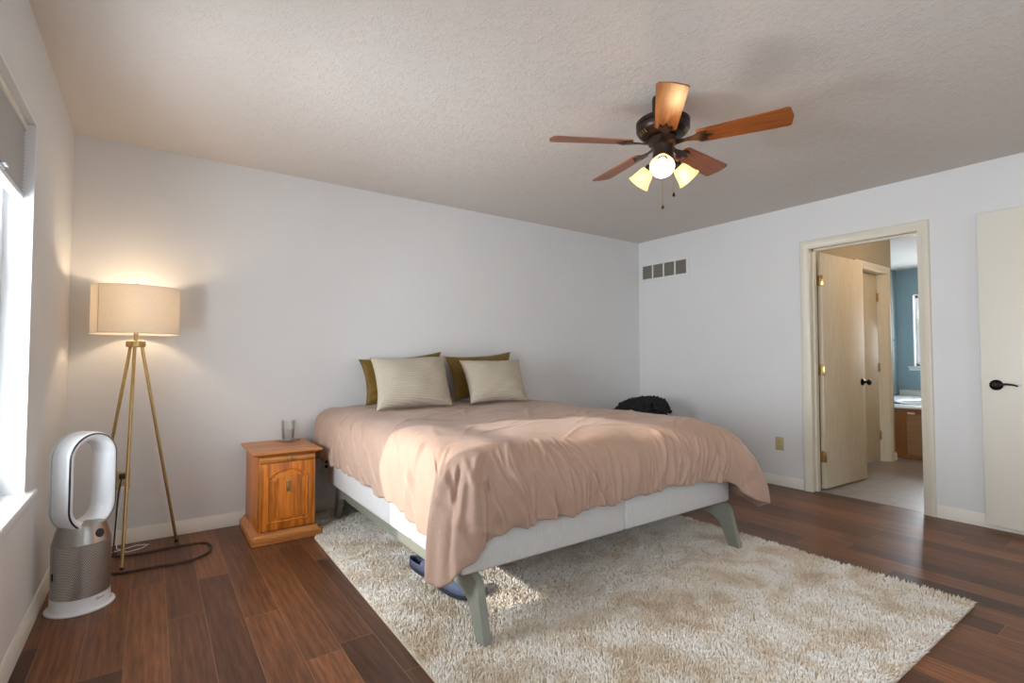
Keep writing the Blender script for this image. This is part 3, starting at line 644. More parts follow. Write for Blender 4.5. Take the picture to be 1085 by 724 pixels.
    crease(sC2 - 0.52, -0.16, 0.022, 0.020, 0.15, 1.0); crease(sC2 - 0.05, 0.10, 0.03, 0.02, 0.4, 1.1); crease(1.78, -0.12, 0.03, 0.012, 0.2, 0.95)
    disp += 0.007 * np.sin(SS * 13 + 3 * U) * np.sin(U * 5 + 1 + SS * 2) * sm(0, 0.3, U)
    off = off + disp * sm(0.05, 0.4, U); zz = zz + disp * 0.4 * (1 - sm(0.2, 0.6, U)) * sm(0.0, 0.15, U)
    # keep clear of the upholstered base and mattress
    X = P0[:, 0][:, None] + N0[:, 0][:, None] * off; Y = P0[:, 1][:, None] + N0[:, 1][:, None] * off
    # below the mattress edge never let cloth enter the box
    inx = (zz < 0.70)
    mn = np.interp(zz, [0.45, 0.50, 0.62, 0.69, 0.71], [-0.012, -0.03, -0.045, -0.09, -0.6]); off = np.maximum(off, mn)
    # for corners with shrinking circle (off < -R) use ring() family
    def at_inset(ins):
        R = R0 * np.clip(1 - ins / imax, 0, None); x0, x1, y0 = X0 + ins, X1 - ins, Y0 + ins; q = 0; p = np.zeros((ns, 2))
        for nme, t in segs:
            sl_ = slice(q, q + len(t)); q += len(t); Rr, a0, a1, yy0 = R[sl_], x0[sl_], x1[sl_], y0[sl_]
            if nme == 'L': p[sl_] = np.stack([a0, Y1 + (yy0 + Rr - Y1) * t], 1)
            elif nme == 'C1': a = PI + t * PI / 2; p[sl_] = np.stack([a0 + Rr + Rr * np.cos(a), yy0 + Rr + Rr * np.sin(a)], 1)
            elif nme == 'F': p[sl_] = np.stack([a0 + Rr + (a1 - a0 - 2 * Rr) * t, yy0], 1)
            elif nme == 'C2': a = 1.5 * PI + t * PI / 2; p[sl_] = np.stack([a1 - Rr + Rr * np.cos(a), yy0 + Rr + Rr * np.sin(a)], 1)
            else: p[sl_] = np.stack([a1, yy0 + Rr + (Y1 - yy0 - Rr) * t], 1)
        return p
    nt = 70; Pall = []
    for k in range(nt):
        Pall.append(np.column_stack([at_inset(imax * 0.999 * (1 - k / nt) - off[:, 0] * (k / nt)), np.full(ns, zt)]))
    for k in range(nu):
        o_ = off[:, k]; p = at_inset(np.clip(-o_, 0, None)) + N0 * np.clip(o_, 0, None)[:, None]
        Pall.append(np.column_stack([p, zz[:, k]]))
    # rolled hem
    pe = Pall[-1]; nrm = np.column_stack([N0, np.zeros(ns)])
    for dn, dz in ((-0.006, -0.007), (-0.014, -0.006), (-0.020, 0.004), (-0.022, 0.04)):
        q = pe + nrm * dn; q[:, 2] += dz; Pall.append(q)
    A = np.array(Pall)                                    # rings x s x 3
    # soft undulation of the top and head-end sag
    x, y, z = A[..., 0], A[..., 1], A[..., 2]
    topw = sm(0.60, 0.75, z)
    und = 0.006 * np.sin(x * 5.3 + y * 2.1) * np.sin(y * 4.7 - x) + 0.004 * np.sin(x * 11 - y * 7 + np.sin(y * 5)) + 0.0025 * np.sin(x * 23 + y * 9 + 2 * np.sin(x * 6 + y * 3))
    r2 = np.random.default_rng(5)
    for k in range(90):
        cx, cy = r2.uniform(1.1, 2.8), r2.uniform(1.85, 3.5); an = r2.normal(0.1, 0.5); L = r2.uniform(0.1, 0.4); w_ = r2.uniform(0.007, 0.024)
        a = (x - cx) * np.cos(an) + (y - cy) * np.sin(an); bb_ = -(x - cx) * np.sin(an) + (y - cy) * np.cos(an) + 0.15 * a * a
        und += r2.uniform(0.002, 0.007) * np.exp(-(a / L) ** 2 - (bb_ / w_) ** 2)
    A[..., 2] += und * topw
    A[..., 2] += 0.010 * topw * np.exp(-((x - 1.2) / 0.25) ** 2 - ((y - 3.7) / 0.3) ** 2)
    m = MB().grid(A); return m
dv = duvet().build('duvet', duvet_mat, None, loc=(1.92, 2.77, 0.70), sharp=180, label='rumpled mauve-tan duvet draped over the bed, one corner hanging low', category='duvet')

# ------------------------------------------------------------ pillows
def pillow(name, label, mat, corners, thick, group=None, seed=0, rib=False, n=44, wr=0.006):
    """corners: BL, BR, TR, TL world points; pillow bulges both ways along the normal"""
    r = np.random.default_rng(seed); BL, BR, TR, TL = [np.array(c, float) for c in corners]
    s = np.linspace(-1, 1, n); a, b = np.meshgrid(s, s, indexing='ij')
    # pinch edges inward between corners
    pin = 0.10
    aa = a * (1 - pin * (1 - b ** 2) ** 1 * np.abs(a) ** 3 * 0.9); bb = b * (1 - pin * 1.2 * (1 - a ** 2) * np.abs(b) ** 3)
    u_ = (aa + 1) / 2; v_ = (bb + 1) / 2
    P = ((1 - u_) * (1 - v_))[..., None] * BL + (u_ * (1 - v_))[..., None] * BR + (u_ * v_)[..., None] * TR + ((1 - u_) * v_)[..., None] * TL
    nr = np.cross(BR - BL, TL - BL); nr /= np.linalg.norm(nr)
    prof = (np.clip(1 - np.abs(a) ** 2.4, 0, 1) * np.clip(1 - np.abs(b) ** 2.4, 0, 1)) ** 0.52
    ph = r.uniform(0, 6, 6)
    wrk = wr * (np.sin(a * 5 + b * 3 + ph[0]) * 0.5 + np.sin(a * 9 - b * 7 + ph[1] + 2 * np.sin(b * 3 + ph[2])) * 0.35 + np.sin(b * 14 + a * 4 + ph[3]) * 0.2)
    edge = np.clip(1 - prof, 0, 1)
    wrk += edge * 0.006 * np.sin(a * 24 + ph[4]) * np.sin(b * 21 + ph[5])
    front = P + nr * (thick * prof + wrk * np.sqrt(prof))[..., None]; back = P - nr * (thick * prof * 0.85)[..., None]
    m = MB().grid(front).grid(back)
    # weld rims by bridging boundary (seam flange)
    o = m.build(name, mat, None, loc=((BL + BR) / 2).tolist(), sharp=180, label=label, category='pillow')
    bm = bmesh.new(); bm.from_mesh(o.data); bmesh.ops.remove_doubles(bm, verts=bm.verts[:], dist=0.0004); bmesh.ops.recalc_face_normals(bm, faces=bm.faces[:])
    uvl = bm.loops.layers.uv.new('UVMap'); O = np.array(o.location); ex = (BR - BL); ey = (TL - BL); lx = np.linalg.norm(ex); ly = np.linalg.norm(ey)
    for f in bm.faces:
        f.smooth = True
        for lp in f.loops:
            q = np.array(lp.vert.co) + O - BL; lp[uvl].uv = (q @ ex / lx, q @ ey / ly)
    bm.to_mesh(o.data); bm.free()
    if group: o['group'] = group
    return o
pillow('cream_pillow', 'ribbed cream pillow on the left side of the bed', ribbed_mat, [(1.222, 3.285, 0.768), (1.812, 3.305, 0.772), (1.848, 3.52, 1.138), (1.250, 3.50, 1.122)], 0.10, 'ribbed cream pillows in front', 1)
pillow('cream_pillow', 'ribbed cream pillow on the right side of the bed, nearer the vent wall', ribbed_mat, [(2.000, 3.375, 0.766), (2.515, 3.315, 0.770), (2.585, 3.55, 1.108), (2.000, 3.56, 1.105)], 0.10, 'ribbed cream pillows in front', 2)
pillow('olive_pillow', 'olive satin pillow leaning on the wall behind the left cream pillow', olive_mat, [(1.295, 3.71, 0.765), (1.93, 3.715, 0.768), (1.965, 3.80, 1.175), (1.265, 3.79, 1.110)], 0.060, 'olive satin pillows behind', 3, wr=0.012)
pillow('olive_pillow', 'olive satin pillow leaning on the wall behind the right cream pillow', olive_mat, [(2.04, 3.71, 0.765), (2.62, 3.715, 0.768), (2.675, 3.80, 1.18), (2.00, 3.80, 1.135)], 0.060, 'olive satin pillows behind', 4, wr=0.012)

# ------------------------------------------------------------ nightstand
ns_ = thing('nightstand', 'honey oak nightstand with arched panel door between lamp and bed', 'nightstand', (0.69, 3.6, 0))
nx0, nx1, ny0, ny1 = 0.528, 0.860, 3.365, 3.85
MB().box(nx0, nx1, ny0 + 0.018, ny1, 0.06, 0.525, 0.003).build('body', oak, ns_)
def moulding(m, x0, x1, y0, y1, prof):
    vs = []; k = 4
    for d, z in prof: vs += [(x0 - d, y0 - d, z), (x1 + d, y0 - d, z), (x1 + d, y1, z), (x0 - d, y1, z)]
    fs = [(3, 2, 1, 0), tuple(range(4 * len(prof) - 4, 4 * len(prof)))]
    for q in range(len(prof) - 1): fs += [(q * 4 + i, q * 4 + (i + 1) % 4, q * 4 + 4 + (i + 1) % 4, q * 4 + 4 + i) for i in range(4)]
    return m.add(vs, fs)
moulding(MB(), nx0, nx1, ny0 + 0.018, ny1, [(0.030, 0.0), (0.034, 0.003), (0.034, 0.036), (0.031, 0.042), (0.014, 0.058), (0.008, 0.068), (0.003, 0.070)]).build('plinth', oak_h, ns_, sharp=12)
moulding(MB(), nx0, nx1, ny0 + 0.018, ny1, [(0.004, 0.520), (0.010, 0.524), (0.018, 0.530), (0.030, 0.534), (0.034, 0.540), (0.034, 0.545), (0.028, 0.549)]).build('top', oak_h, ns_, sharp=12)
tray = MB().box(nx0 + 0.006, nx1 - 0.006, ny0, ny0 + 0.02, 0.487, 0.518, 0.003).build('pull_out_tray', oak_h, ns_)
MB().lathe((0.694, ny0, 0.503), [(0.006, 0), (0.005, 0.008), (0.012, 0.013), (0.013, 0.019), (0.008, 0.025), (0.001, 0.026)], 18, (0, -1, 0)).build('knob', brass, tray)
door = MB().box(nx0 + 0.006, nx1 - 0.006, ny0, ny0 + 0.018, 0.078, 0.480, 0.003).build('door', oak, ns_)
def arch(w0, z0, zs, zp, k=26):
    pts = [(-w0, z0), (w0, z0), (w0, zs), (w0 * 0.80, zs)]
    for i in range(k + 1):
        t = i / k; x = w0 * 0.80 * (1 - 2 * t); pts.append((x, zs + (zp - zs) * (0.18 + 0.82 * math.sin(PI * t) ** 0.8)))
    pts += [(-w0 * 0.80, zs), (-w0, zs)]; return pts
cxn = 0.694
bev1 = arch(0.112, 0.125, 0.395, 0.440); bev2 = arch(0.106, 0.131, 0.389, 0.434); bev3 = arch(0.086, 0.151, 0.369, 0.414)
fnn = lambda u, v, d: (cxn + u, ny0 - d, v)
# groove ring (sunk look by raised bead) and raised field
rg = MB(); n_ = len(bev1)
lay = [(arch(0.118, 0.119, 0.401, 0.446), 0.0), (arch(0.1145, 0.1225, 0.3975, 0.4425), 0.006), (arch(0.111, 0.126, 0.394, 0.439), 0.006), (bev2, 0.0005), (bev3, 0.009), (arch(0.083, 0.154, 0.366, 0.411), 0.0095)]
vs = [fnn(u, v, d) for L_, d in lay for u, v in L_]; fs = [tuple(range((len(lay) - 1) * n_, len(lay) * n_))]
for q in range(len(lay) - 1): fs += [(q * n_ + i, q * n_ + (i + 1) % n_, (q + 1) * n_ + (i + 1) % n_, (q + 1) * n_ + i) for i in range(n_)]
rg.add(vs, fs).build('arched_panel', oak, door, sharp=20)
hd = MB().box(cxn - 0.011, cxn + 0.011, ny0 - 0.012, ny0 - 0.005, 0.300, 0.372, 0.002).lathe((cxn, ny0 - 0.006, 0.366), [(0.007, 0), (0.007, 0.012), (0.001, 0.016)], 14, (0, -1, 0))
hd.tube([(cxn - 0.007, ny0 - 0.016, 0.362), (cxn - 0.008, ny0 - 0.020, 0.335), (cxn - 0.004, ny0 - 0.021, 0.310), (cxn + 0.004, ny0 - 0.021, 0.310), (cxn + 0.008, ny0 - 0.020, 0.335), (cxn + 0.007, ny0 - 0.016, 0.362)], 0.0028, 8)
hd.build('pull', brass, door, label='brass drop pull')
hg = MB()
for k in range(22): z_ = 0.09 + k * 0.017; hg.lathe((nx0 + 0.003, ny0 - 0.001, z_), [(0.004, 0), (0.004, 0.011)], 8)
hg.build('hinge_strip', brass, door)

# coaster and tumbler
cst = MB().box(0.715, 0.825, 3.70, 3.81, 0.549, 0.556, 0.002)
c0_ = Vector((0.77, 3.755, 0)); cst.xf(lambda v: Vector((c0_.x + (v.x - c0_.x) * 0.8 - (v.y - c0_.y) * 0.6, c0_.y + (v.x - c0_.x) * 0.6 + (v.y - c0_.y) * 0.8, v.z)))
cst.build('coaster', glass('coaster_glass', (0.95, 0.96, 0.965, 1), 0.5), None, loc=(0.77, 3.755, 0.549), label='clear square coaster under the tumbler on the nightstand', category='coaster')
tg = thing('tumbler', 'clear glass tumbler half full of water on the nightstand', 'glass', (0.77, 3.755, 0.556))
MB().lathe((0.77, 3.755, 0.5565), [(0.036, 0), (0.039, 0.003), (0.042, 0.06), (0.0445, 0.132), (0.045, 0.134), (0.042, 0.1335), (0.0395, 0.06), (0.0365, 0.012), (0.001, 0.010)], 36, cap1=False).build('vessel', tumbler_mat, tg)
MB().lathe((0.77, 3.755, 0.567), [(0.036, 0.002), (0.039, 0.06), (0.039, 0.0602), (0.001, 0.0603)], 36).build('water', tumbler_mat, tg)

# ------------------------------------------------------------ floor lamp
lp = thing('floor_lamp', 'brass tripod floor lamp with white linen drum shade, lit', 'lamp', (-0.082, 3.648, 0))
lc = Vector((-0.082, 3.648, 0))
MB().lathe((lc.x, lc.y, 1.183), [(0.044, 0), (0.047, 0.003), (0.047, 0.030), (0.044, 0.034)], 40).build('hub', brass, lp)
for fx, fy in ((-0.112, 3.411), (0.139, 3.741), (-0.272, 3.793)):
    ft = Vector((fx, fy, 0.004)); tp = lc + (Vector((fx, fy, 0)) - lc) * 0.13 + Vector((0, 0, 1.186))
    lg = MB().rod(ft, tp, 0.0085, 0.0085, 16).build('leg', brass, lp)
    MB().lathe((fx, fy, 0.0), [(0.008, 0), (0.0095, 0.003), (0.0095, 0.012)], 14).build('foot_cap', dark_plastic, lg)
MB().lathe((lc.x, lc.y, 1.217), [(0.011, 0), (0.011, 0.045), (0.017, 0.05), (0.017, 0.085), (0.006, 0.088)], 20).build('stem', brass, lp)
MB().lathe((lc.x, lc.y, 1.304), [(0.014, 0), (0.018, 0.012), (0.030, 0.040), (0.030, 0.060), (0.018, 0.080), (0.001, 0.085)], 24).build('bulb', emission('warm_bulb', (1.0, 0.70, 0.38, 1), 6), lp)
sp = MB()
for k in range(3):
    a = k * 2 * PI / 3 + 0.3; sp.tube([(lc.x, lc.y, 1.523), (lc.x + 0.206 * math.cos(a), lc.y + 0.206 * math.sin(a), 1.519)], 0.002, 6)
hp_ = [(lc.x + 0.036 * math.sin(t) , lc.y, 1.292 + 0.1145 * (1 - math.cos(t))) for t in np.linspace(0, 2 * PI, 24)]
sp.tube(hp_, 0.0018, 6).build('harp', brass, lp)
shd = MB().lathe((lc.x, lc.y, 1.258), [(0.2085, 0), (0.2085, 0.264), (0.2065, 0.264), (0.2065, 0.0)], 72, cap0=False, cap1=False); n0 = 72
shd.f += [(3 * n0 + i, 3 * n0 + (i + 1) % n0, (i + 1) % n0, i) for i in range(n0)]
shade = shd.build('lamp_shade', shade_linen, lp)
a = math.radians(228 - 10); sxp = lc + Vector((0.2088 * math.cos(a), 0.2088 * math.sin(a), 0))
MB().box(sxp.x - 0.0012, sxp.x + 0.0012, sxp.y - 0.0012, sxp.y + 0.0012, 1.259, 1.521).build('seam', plain('shade_seam', srgb(196, 178, 150), 0.9), shade, smooth=False)
tape_mat = plain('shade_tape', srgb(222, 210, 192), 0.8)
for z0_ in (1.2565, 1.5195): MB().lathe((lc.x, lc.y, z0_), [(0.2062, 0), (0.2092, 0), (0.2092, 0.004), (0.2062, 0.004), (0.2062, 0)], 72, cap0=False, cap1=False).build('rim_tape', tape_mat, shade)
MB().lathe((lc.x, lc.y, 1.523), [(0.006, 0), (0.006, 0.008), (0.010, 0.010), (0.010, 0.026), (0.008, 0.028)], 18).build('finial', brass, lp)
l = bpy.data.lights.new('lamp_light', 'POINT'); l.energy = LAMP_W; l.color = (1.0, 0.76, 0.52); l.shadow_soft_size = 0.04
o = bpy.data.objects.new('lamp_light', l); C.objects.link(o); o.location = (lc.x, lc.y, 1.43)
l.energy = LAMP_W

# brown power cord
cp = [(-0.19, 3.25, 0.006), (-0.188, 3.38, 0.005), (-0.107, 3.363 - 0.012, 0.005), (0.034, 3.345, 0.005), (0.183, 3.339, 0.005), (0.27, 3.40, 0.005), (0.305, 3.50, 0.005), (0.28, 3.60, 0.005), (0.20, 3.63, 0.005), (0.08, 3.63, 0.005), (-0.03, 3.62, 0.005), (-0.12, 3.63, 0.005), (-0.16, 3.70, 0.006), (-0.165, 3.80, 0.03), (-0.160, 3.832, 0.15), (-0.152, 3.835, 0.30), (-0.138, 3.838, 0.40)]
def spline(pts, k=10):
    out = []; pts = [np.array(p) for p in pts]; q = [2 * pts[0] - pts[1]] + pts + [2 * pts[-1] - pts[-2]]
    for i in range(1, len(q) - 2):
        for j in range(k):
            t = j / k; out.append(0.5 * ((2 * q[i]) + (-q[i - 1] + q[i + 1]) * t + (2 * q[i - 1] - 5 * q[i] + 4 * q[i + 1] - q[i + 2]) * t * t + (-q[i - 1] + 3 * q[i] - 3 * q[i + 1] + q[i + 2]) * t ** 3))
    out.append(pts[-1]); return [tuple(p) for p in out]
cp2 = [(x + 0.006 * math.sin(i * 1.7), y - 0.013, 0.005) for i, (x, y, z) in enumerate(cp[:12])] + [(-0.17, 3.66, 0.005), (-0.15, 3.72, 0.005)]
MB().tube(spline(cp), 0.0042, 8).tube(spline(cp2), 0.0036, 8).build('power_cord', cord_mat, None, loc=(0.03, 3.4, 0), label='dark brown power cord looped on the floor around the lamp legs', category='cord')

# ------------------------------------------------------------ bladeless air purifier
pc = Vector((-0.246, 3.03, 0)); FA = math.radians(44); fdir = Vector((math.sin(FA), -math.cos(FA), 0)); sdir = Vector((math.cos(FA), math.sin(FA), 0))
pu = thing('bladeless_fan', 'white and silver bladeless tower fan below the window', 'fan', tuple(pc))
MB().lathe(pc, [(0.122, 0), (0.125, 0.003), (0.124, 0.008), (0.112, 0.013), (0.108, 0.02), (0.107, 0.062), (0.104, 0.064)], 64).build('base', white_plastic, pu)
MB().lathe(pc, [(0.104, 0.063), (0.1065, 0.065), (0.1065, 0.290), (0.104, 0.292)], 64).build('grille', grille, pu)
MB().lathe(pc, [(0.1055, 0.291), (0.1065, 0.294), (0.104, 0.300), (0.092, 0.350), (0.084, 0.372), (0.06, 0.380), (0.001, 0.381)], 64).build('motor_housing', nickel, pu)
for s_, dd, z0_, z1_ in ((1, 0, 0.065, 0.291),):
    for sg in (0.62, -2.6):
        d_ = Vector((math.cos(sg), math.sin(sg), 0)); MB().rod(pc + d_ * 0.1055 + Vector((0, 0, 0.066)), pc + d_ * 0.1055 + Vector((0, 0, 0.290)), 0.004, 0.004, 10).build('panel_joint', nickel, pu)
# loop: stadium outline swept with a rounded cross-section
hw, zc0, zc1 = 0.090, 0.452, 0.668; path = []; nn_ = 40
for i in range(nn_ + 1): a = PI * i / nn_; path.append((hw * math.cos(a), zc1 + hw * math.sin(a), math.cos(a), math.sin(a)))
for i in range(1, 12): path.append((-hw, zc1 - (zc1 - zc0) * i / 12, -1, 0))
for i in range(nn_ + 1): a = PI + PI * i / nn_; path.append((hw * math.cos(a), zc0 + hw * math.sin(a), math.cos(a), math.sin(a)))
for i in range(1, 12): path.append((hw, zc0 + (zc1 - zc0) * i / 12, 1, 0))
def loop_mesh(prof, closed=True):
    A = np.zeros((len(path), len(prof) + 1, 3))
    for i, (s_, z_, ns1, nz1) in enumerate(path):
        for k in range(len(prof) + 1):
            r_, d_ = prof[k % len(prof)]; p = pc + sdir * (s_ + ns1 * r_) + fdir * d_ + Vector((0, 0, z_ + nz1 * r_)); A[i, k] = p
    return MB().grid(A, closed=True)
prof = [(0.020, -0.050), (0.024, -0.044), (0.026, 0.0), (0.025, 0.040), (0.021, 0.051), (0.014, 0.056), (0.006, 0.057), (-0.004, 0.050), (-0.014, 0.036), (-0.019, 0.010), (-0.020, -0.030), (-0.016, -0.046), (-0.008, -0.054), (0.010, -0.055)]
loop_mesh(prof).build('air_loop', white_plastic, pu, sharp=60)
loop_mesh([(0.0185, 0.0535), (0.0155, 0.0575), (0.0125, 0.0575), (0.0135, 0.0545)]).build('loop_trim', dark_plastic, pu, label='thin dark ring on the loop front')
loop_mesh([(0.0262, -0.030), (0.0262, -0.034), (0.0245, -0.036), (0.0245, -0.028)]).build('loop_seam', plain('pale_blue_grey', srgb(178, 192, 200), 0.4), pu)
dn = (fdir + Vector((0, 0, 0.22))).normalized(); dp_ = pc + fdir * 0.0955 + Vector((0, 0, 0.332))
MB().lathe(dp_, [(0.019, 0), (0.019, 0.0025), (0.017, 0.004), (0.001, 0.0042)], 32, dn).build('display', dark_plastic, pu, label='round dark display')
d_ = Vector((math.sin(-1.05), -math.cos(-1.05), 0)); t_ = Vector((-d_.y, d_.x, 0)); m = MB().box(-0.006, 0.006, -0.004, 0.003, -0.018, 0.018, 0.003)
m.xf(lambda v: pc + d_ * (0.107 + v.y * 0.9) + t_ * v.x + Vector((0, 0, 0.165 + v.z))).build('power_port', dark_plastic, pu)
tc = bpy.data.curves.new('maker_mark', 'FONT'); tc.body = 'dyson'; tc.size = 0.016; tc.extrude = 0.0003; tc.align_x = 'CENTER'
to = bpy.data.objects.new('maker_mark_curve', tc); C.objects.link(to); dg = bpy.context.evaluated_depsgraph_get(); tm = bpy.data.meshes.new_from_object(to.evaluated_get(dg)); bpy.data.objects.remove(to)
mk = bpy.data.objects.new('lettering', tm); tm.materials.clear(); tm.materials.append(plain('grey_lettering', srgb(120, 122, 124), 0.4)); C.objects.link(mk); mk.parent = pu
for v in tm.vertices:
    a_ = FA + v.co.x / 0.1075; q = Vector((math.sin(a_), -math.cos(a_), 0)) * (0.1074 + v.co.z); v.co = q + Vector((0, 0, 0.043 + v.co.y))

# ------------------------------------------------------------ slippers under the bed
def slipper(label, pos, ang, grp='felt slippers under the bed'):
    o = thing('slipper', label, 'slipper', pos, grp); ca, sa = math.cos(ang), math.sin(ang)
    def tr(v): return Vector((pos[0] + v.x * ca - v.y * sa, pos[1] + v.x * sa + v.y * ca, pos[2] + v.z))
    L = 0.26; n = 40; outl = []
    for i in range(n):
        t = 2 * PI * i / n; y = math.cos(t) * L / 2; wd = 0.036 + 0.009 * math.sin((y / L) * 2.6 + 0.3); outl.append((math.copysign(abs(math.sin(t)) ** 0.8, math.sin(t)) * wd * 1.15, y))
    m = MB(); m.prism(outl, lambda u, v, d: (u, v, d), 0.0, 0.018, [(u * 1.02, v * 1.01) for u, v in outl]); m.xf(tr).build('sole', sole_mat, o)
    A = np.zeros((30, 17, 3))
    for i in range(30):
        y = 0.02 + (L / 2 - 0.021) * (i / 29); f = max(0.0, 1 - ((y) / (L / 2)) ** 3) ** 0.5
        for k in range(17):
            a_ = PI * k / 16; A[i, k] = (0.044 * f * math.cos(a_), y, 0.018 + (0.052 * f) * math.sin(a_) ** 0.8)
    m = MB().grid(A)
    B2 = np.zeros((25, 4, 3))
    for i in range(25):
        t = -0.25 + (PI + 0.5) * i / 24
        for k, (rr, zz_) in enumerate(((1.0, 0.018), (1.02, 0.034), (0.96, 0.044), (0.86, 0.036))): B2[i, k] = (0.040 * rr * math.cos(t), -0.01 - 0.117 * rr * abs(math.sin(t)) * (1 if math.sin(t) > 0 else -1), zz_)
    m.grid(B2).xf(tr).build('upper', slipper_mat, o)
slipper('blue-grey slipper under the bed, farther from the foot corner', (1.155, 2.41, 0.030), PI + 0.12)
slipper('blue-grey slipper half hidden by the hanging duvet corner', (1.165, 2.13, 0.030), PI + 0.2)

# ------------------------------------------------------------ black knit blanket heap in the corner
def knit():
    cx, cy = 3.85, 3.30; m = MB(); r = random.Random(3)
    def top(a, q): return 0.712 + 0.045 * math.cos(a) * q - 0.075 * q ** 2 * (1 - 0.6 * math.cos(a)) - 0.06 * q ** 8
    rings = [(0.24, 0.001, 0), (0.26, 0.25, 0), (0.265, 0.5, 0)] + [(0.265 * q, None, q) for q in (0.98, 0.9, 0.75, 0.55, 0.3, 0.05)]
    n = 36; vs = []; fs = []
    for rr, z, q in rings:
        for i in range(n): a = 2 * PI * i / n; vs.append((cx + rr * math.cos(a), cy + rr * math.sin(a), z if z is not None else top(a, q) - 0.02))
    for k in range(len(rings) - 1): fs += [(k * n + i, k * n + (i + 1) % n, (k + 1) * n + (i + 1) % n, (k + 1) * n + i) for i in range(n)]
    fs += [tuple(reversed(range(n))), tuple(range((len(rings) - 1) * n, len(rings) * n))]; m.add(vs, fs)
    for k in range(300):
        a = r.uniform(0, 2 * PI); q = min(1.0, r.random() ** 0.55 * 1.04); zz = top(a, q) if q < 0.96 else r.uniform(0.42, top(a, q))
        c = Vector((cx + 0.270 * q * math.cos(a), cy + 0.270 * q * math.sin(a), zz)); rr = r.uniform(0.016, 0.030); t0 = r.uniform(0, 6); tl = r.uniform(-0.6, 0.6)
        pts = [c + Vector((rr * math.cos(t + t0), rr * 0.8 * math.sin(t + t0), 0.010 * math.sin(2 * t) + tl * rr * math.cos(t + t0))) for t in np.linspace(0, 2 * PI, 11)[:-1]]
        m.tube(pts, 0.0095, 6, closed=True)
    return m
knit().build('knit_blanket', knit_mat, None, loc=(3.85, 3.30, 0), sharp=80, label='black chunky knit blanket heaped in the corner behind the bed', category='blanket')

# ------------------------------------------------------------ ceiling fan
fc = Vector((2.085, 1.622, 0)); fan = thing('ceiling_fan', 'five-blade wood and dark bronze ceiling fan with three lit glass shades', 'ceiling fan', (fc.x, fc.y, H))
MB().lathe((fc.x, fc.y, 0), [(0.050, H), (0.052, H - 0.01), (0.050, H - 0.11), (0.050, H - 0.135)], 48).build('canopy', dark_bronze, fan)
MB().lathe((fc.x, fc.y, 0), [(0.07, 2.326), (0.124, 2.320), (0.132, 2.312), (0.132, 2.296), (0.126, 2.292), (0.131, 2.288), (0.131, 2.272), (0.122, 2.256), (0.10, 2.238), (0.066, 2.234)], 56).build('motor_housing', dark_bronze, fan)
for k0 in range(0, 40, 8):
    vn = MB()
    for k in range(k0, k0 + 4):
        a = 2 * PI * k / 40; q = Vector((math.cos(a), math.sin(a), 0)); vn.rod(fc + q * 0.1215 + Vector((0, 0, 2.258)), fc + q * 0.106 + Vector((0, 0, 2.242)), 0.003, 0.003, 6)
    vn.build('vent_slots', brass, fan)
MB().lathe((fc.x, fc.y, 0), [(0.062, 2.238), (0.070, 2.228), (0.070, 2.200), (0.052, 2.190), (0.048, 2.165), (0.052, 2.150), (0.050, 2.115), (0.034, 2.098), (0.012, 2.090)], 40).build('light_fitter', dark_bronze, fan)
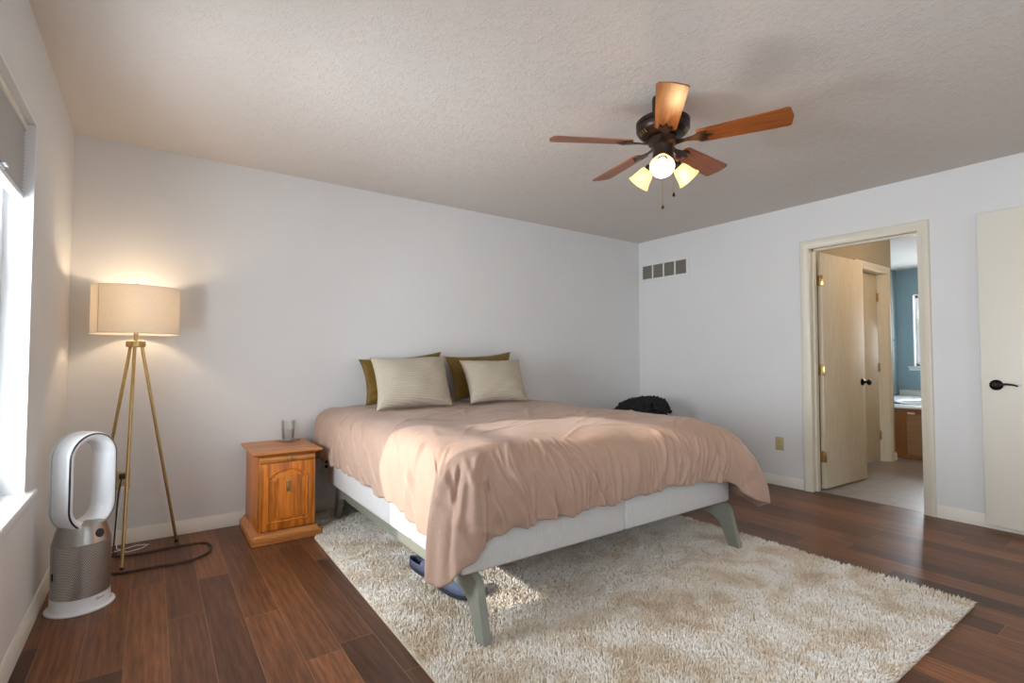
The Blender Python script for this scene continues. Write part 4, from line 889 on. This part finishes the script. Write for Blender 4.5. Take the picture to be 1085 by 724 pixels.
for ad in (6, 78, 150, 222, 294):
    a = math.radians(ad); ca, sa = math.cos(a), math.sin(a); pit = math.radians(-13)
    def tr(v): 
        y_, z_ = v.y * math.cos(pit) - v.z * math.sin(pit), v.y * math.sin(pit) + v.z * math.cos(pit)
        return Vector((fc.x + v.x * ca - y_ * sa, fc.y + v.x * sa + y_ * ca, 2.205 + z_))
    ol = []
    x0_, x1_, w0_, w1_ = 0.165, 0.575, 0.050, 0.066
    ol = [(x0_, -w0_ + 0.012), (x0_ + 0.012, -w0_), (x1_ - 0.020, -w1_), (x1_ - 0.010, -w1_ + 0.003), (x1_ - 0.004, -w1_ + 0.012), (x1_ + 0.006, 0), (x1_ - 0.004, w1_ - 0.012), (x1_ - 0.010, w1_ - 0.003), (x1_ - 0.020, w1_), (x0_ + 0.012, w0_), (x0_, w0_ - 0.012)]
    me = MB().prism(ol, lambda u, v, d: (u, v, d), -0.003, 0.003)
    # build blade in its own axes so the grain follows it
    b = me.build('blade', blade_wood, None, smooth=False); b.parent = fan; b.location = (0, 0, 2.205 - H)
    b.rotation_euler = (pit, 0, a)
    ir = MB()
    ir.prism([(0.060, -0.020), (0.11, -0.010), (0.150, -0.018), (0.185, -0.034), (0.215, -0.030), (0.195, -0.014), (0.24, 0.0), (0.195, 0.014), (0.215, 0.030), (0.185, 0.034), (0.150, 0.018), (0.11, 0.010), (0.060, 0.020)], lambda u, v, d: (u, v, d), -0.0085, -0.0035)
    for sx_, sy_ in ((0.20, 0.026), (0.20, -0.026), (0.228, 0)): ir.lathe((sx_, sy_, -0.0085), [(0.005, 0), (0.003, -0.003)], 10)
    ib = ir.build('blade_iron', dark_bronze, None, smooth=False); ib.parent = fan; ib.location = (0, 0, 2.205 - H); ib.rotation_euler = (pit, 0, a)
for ad in (216, 338, 97):
    a = math.radians(ad); hv = Vector((math.cos(a), math.sin(a), 0)); tl = math.radians(43); ax = (hv * math.cos(tl) - Vector((0, 0, math.sin(tl)))).normalized()
    p0 = fc + Vector((0, 0, 2.128)) + hv * 0.045
    arm = MB().rod(p0, p0 + ax * 0.035, 0.012, 0.014, 16).lathe(p0 + ax * 0.03, [(0.016, 0), (0.024, 0.006), (0.025, 0.022), (0.021, 0.026)], 24, ax).build('lamp_holder', dark_bronze, fan)
    q0 = p0 + ax * 0.048
    MB().lathe(q0, [(0.020, 0), (0.026, 0.004), (0.034, 0.016), (0.040, 0.035), (0.044, 0.055), (0.050, 0.075), (0.059, 0.092), (0.0575, 0.0925), (0.048, 0.076), (0.042, 0.055), (0.038, 0.035), (0.032, 0.017), (0.024, 0.006), (0.018, 0.003)], 40, ax, cap0=False, cap1=False).build('glass_shade', opal, fan)
    MB().lathe(q0, [(0.012, 0.0), (0.014, 0.02), (0.022, 0.035), (0.024, 0.05), (0.018, 0.066), (0.001, 0.072)], 24, ax).build('bulb', bulb_mat, fan)
    l = bpy.data.lights.new('fan_light', 'POINT'); l.energy = FAN_W; l.color = (1.0, 0.68, 0.36); l.shadow_soft_size = 0.03
    o = bpy.data.objects.new('fan_light', l); C.objects.link(o); o.location = q0 + ax * 0.082
for (px_, py_, zb__) in ((fc.x - 0.022, fc.y - 0.012, 1.885), (fc.x + 0.045, fc.y - 0.028, 1.955)):
    ch = MB().rod((px_, py_, 2.12), (px_, py_, zb__), 0.0012, 0.0012, 6).build('pull_chain', brass, fan)
    MB().lathe((px_, py_, zb__ - 0.022), [(0.003, 0), (0.007, 0.004), (0.007, 0.012), (0.003, 0.02), (0.001, 0.024)], 14).build('chain_weight', dark_bronze, ch)
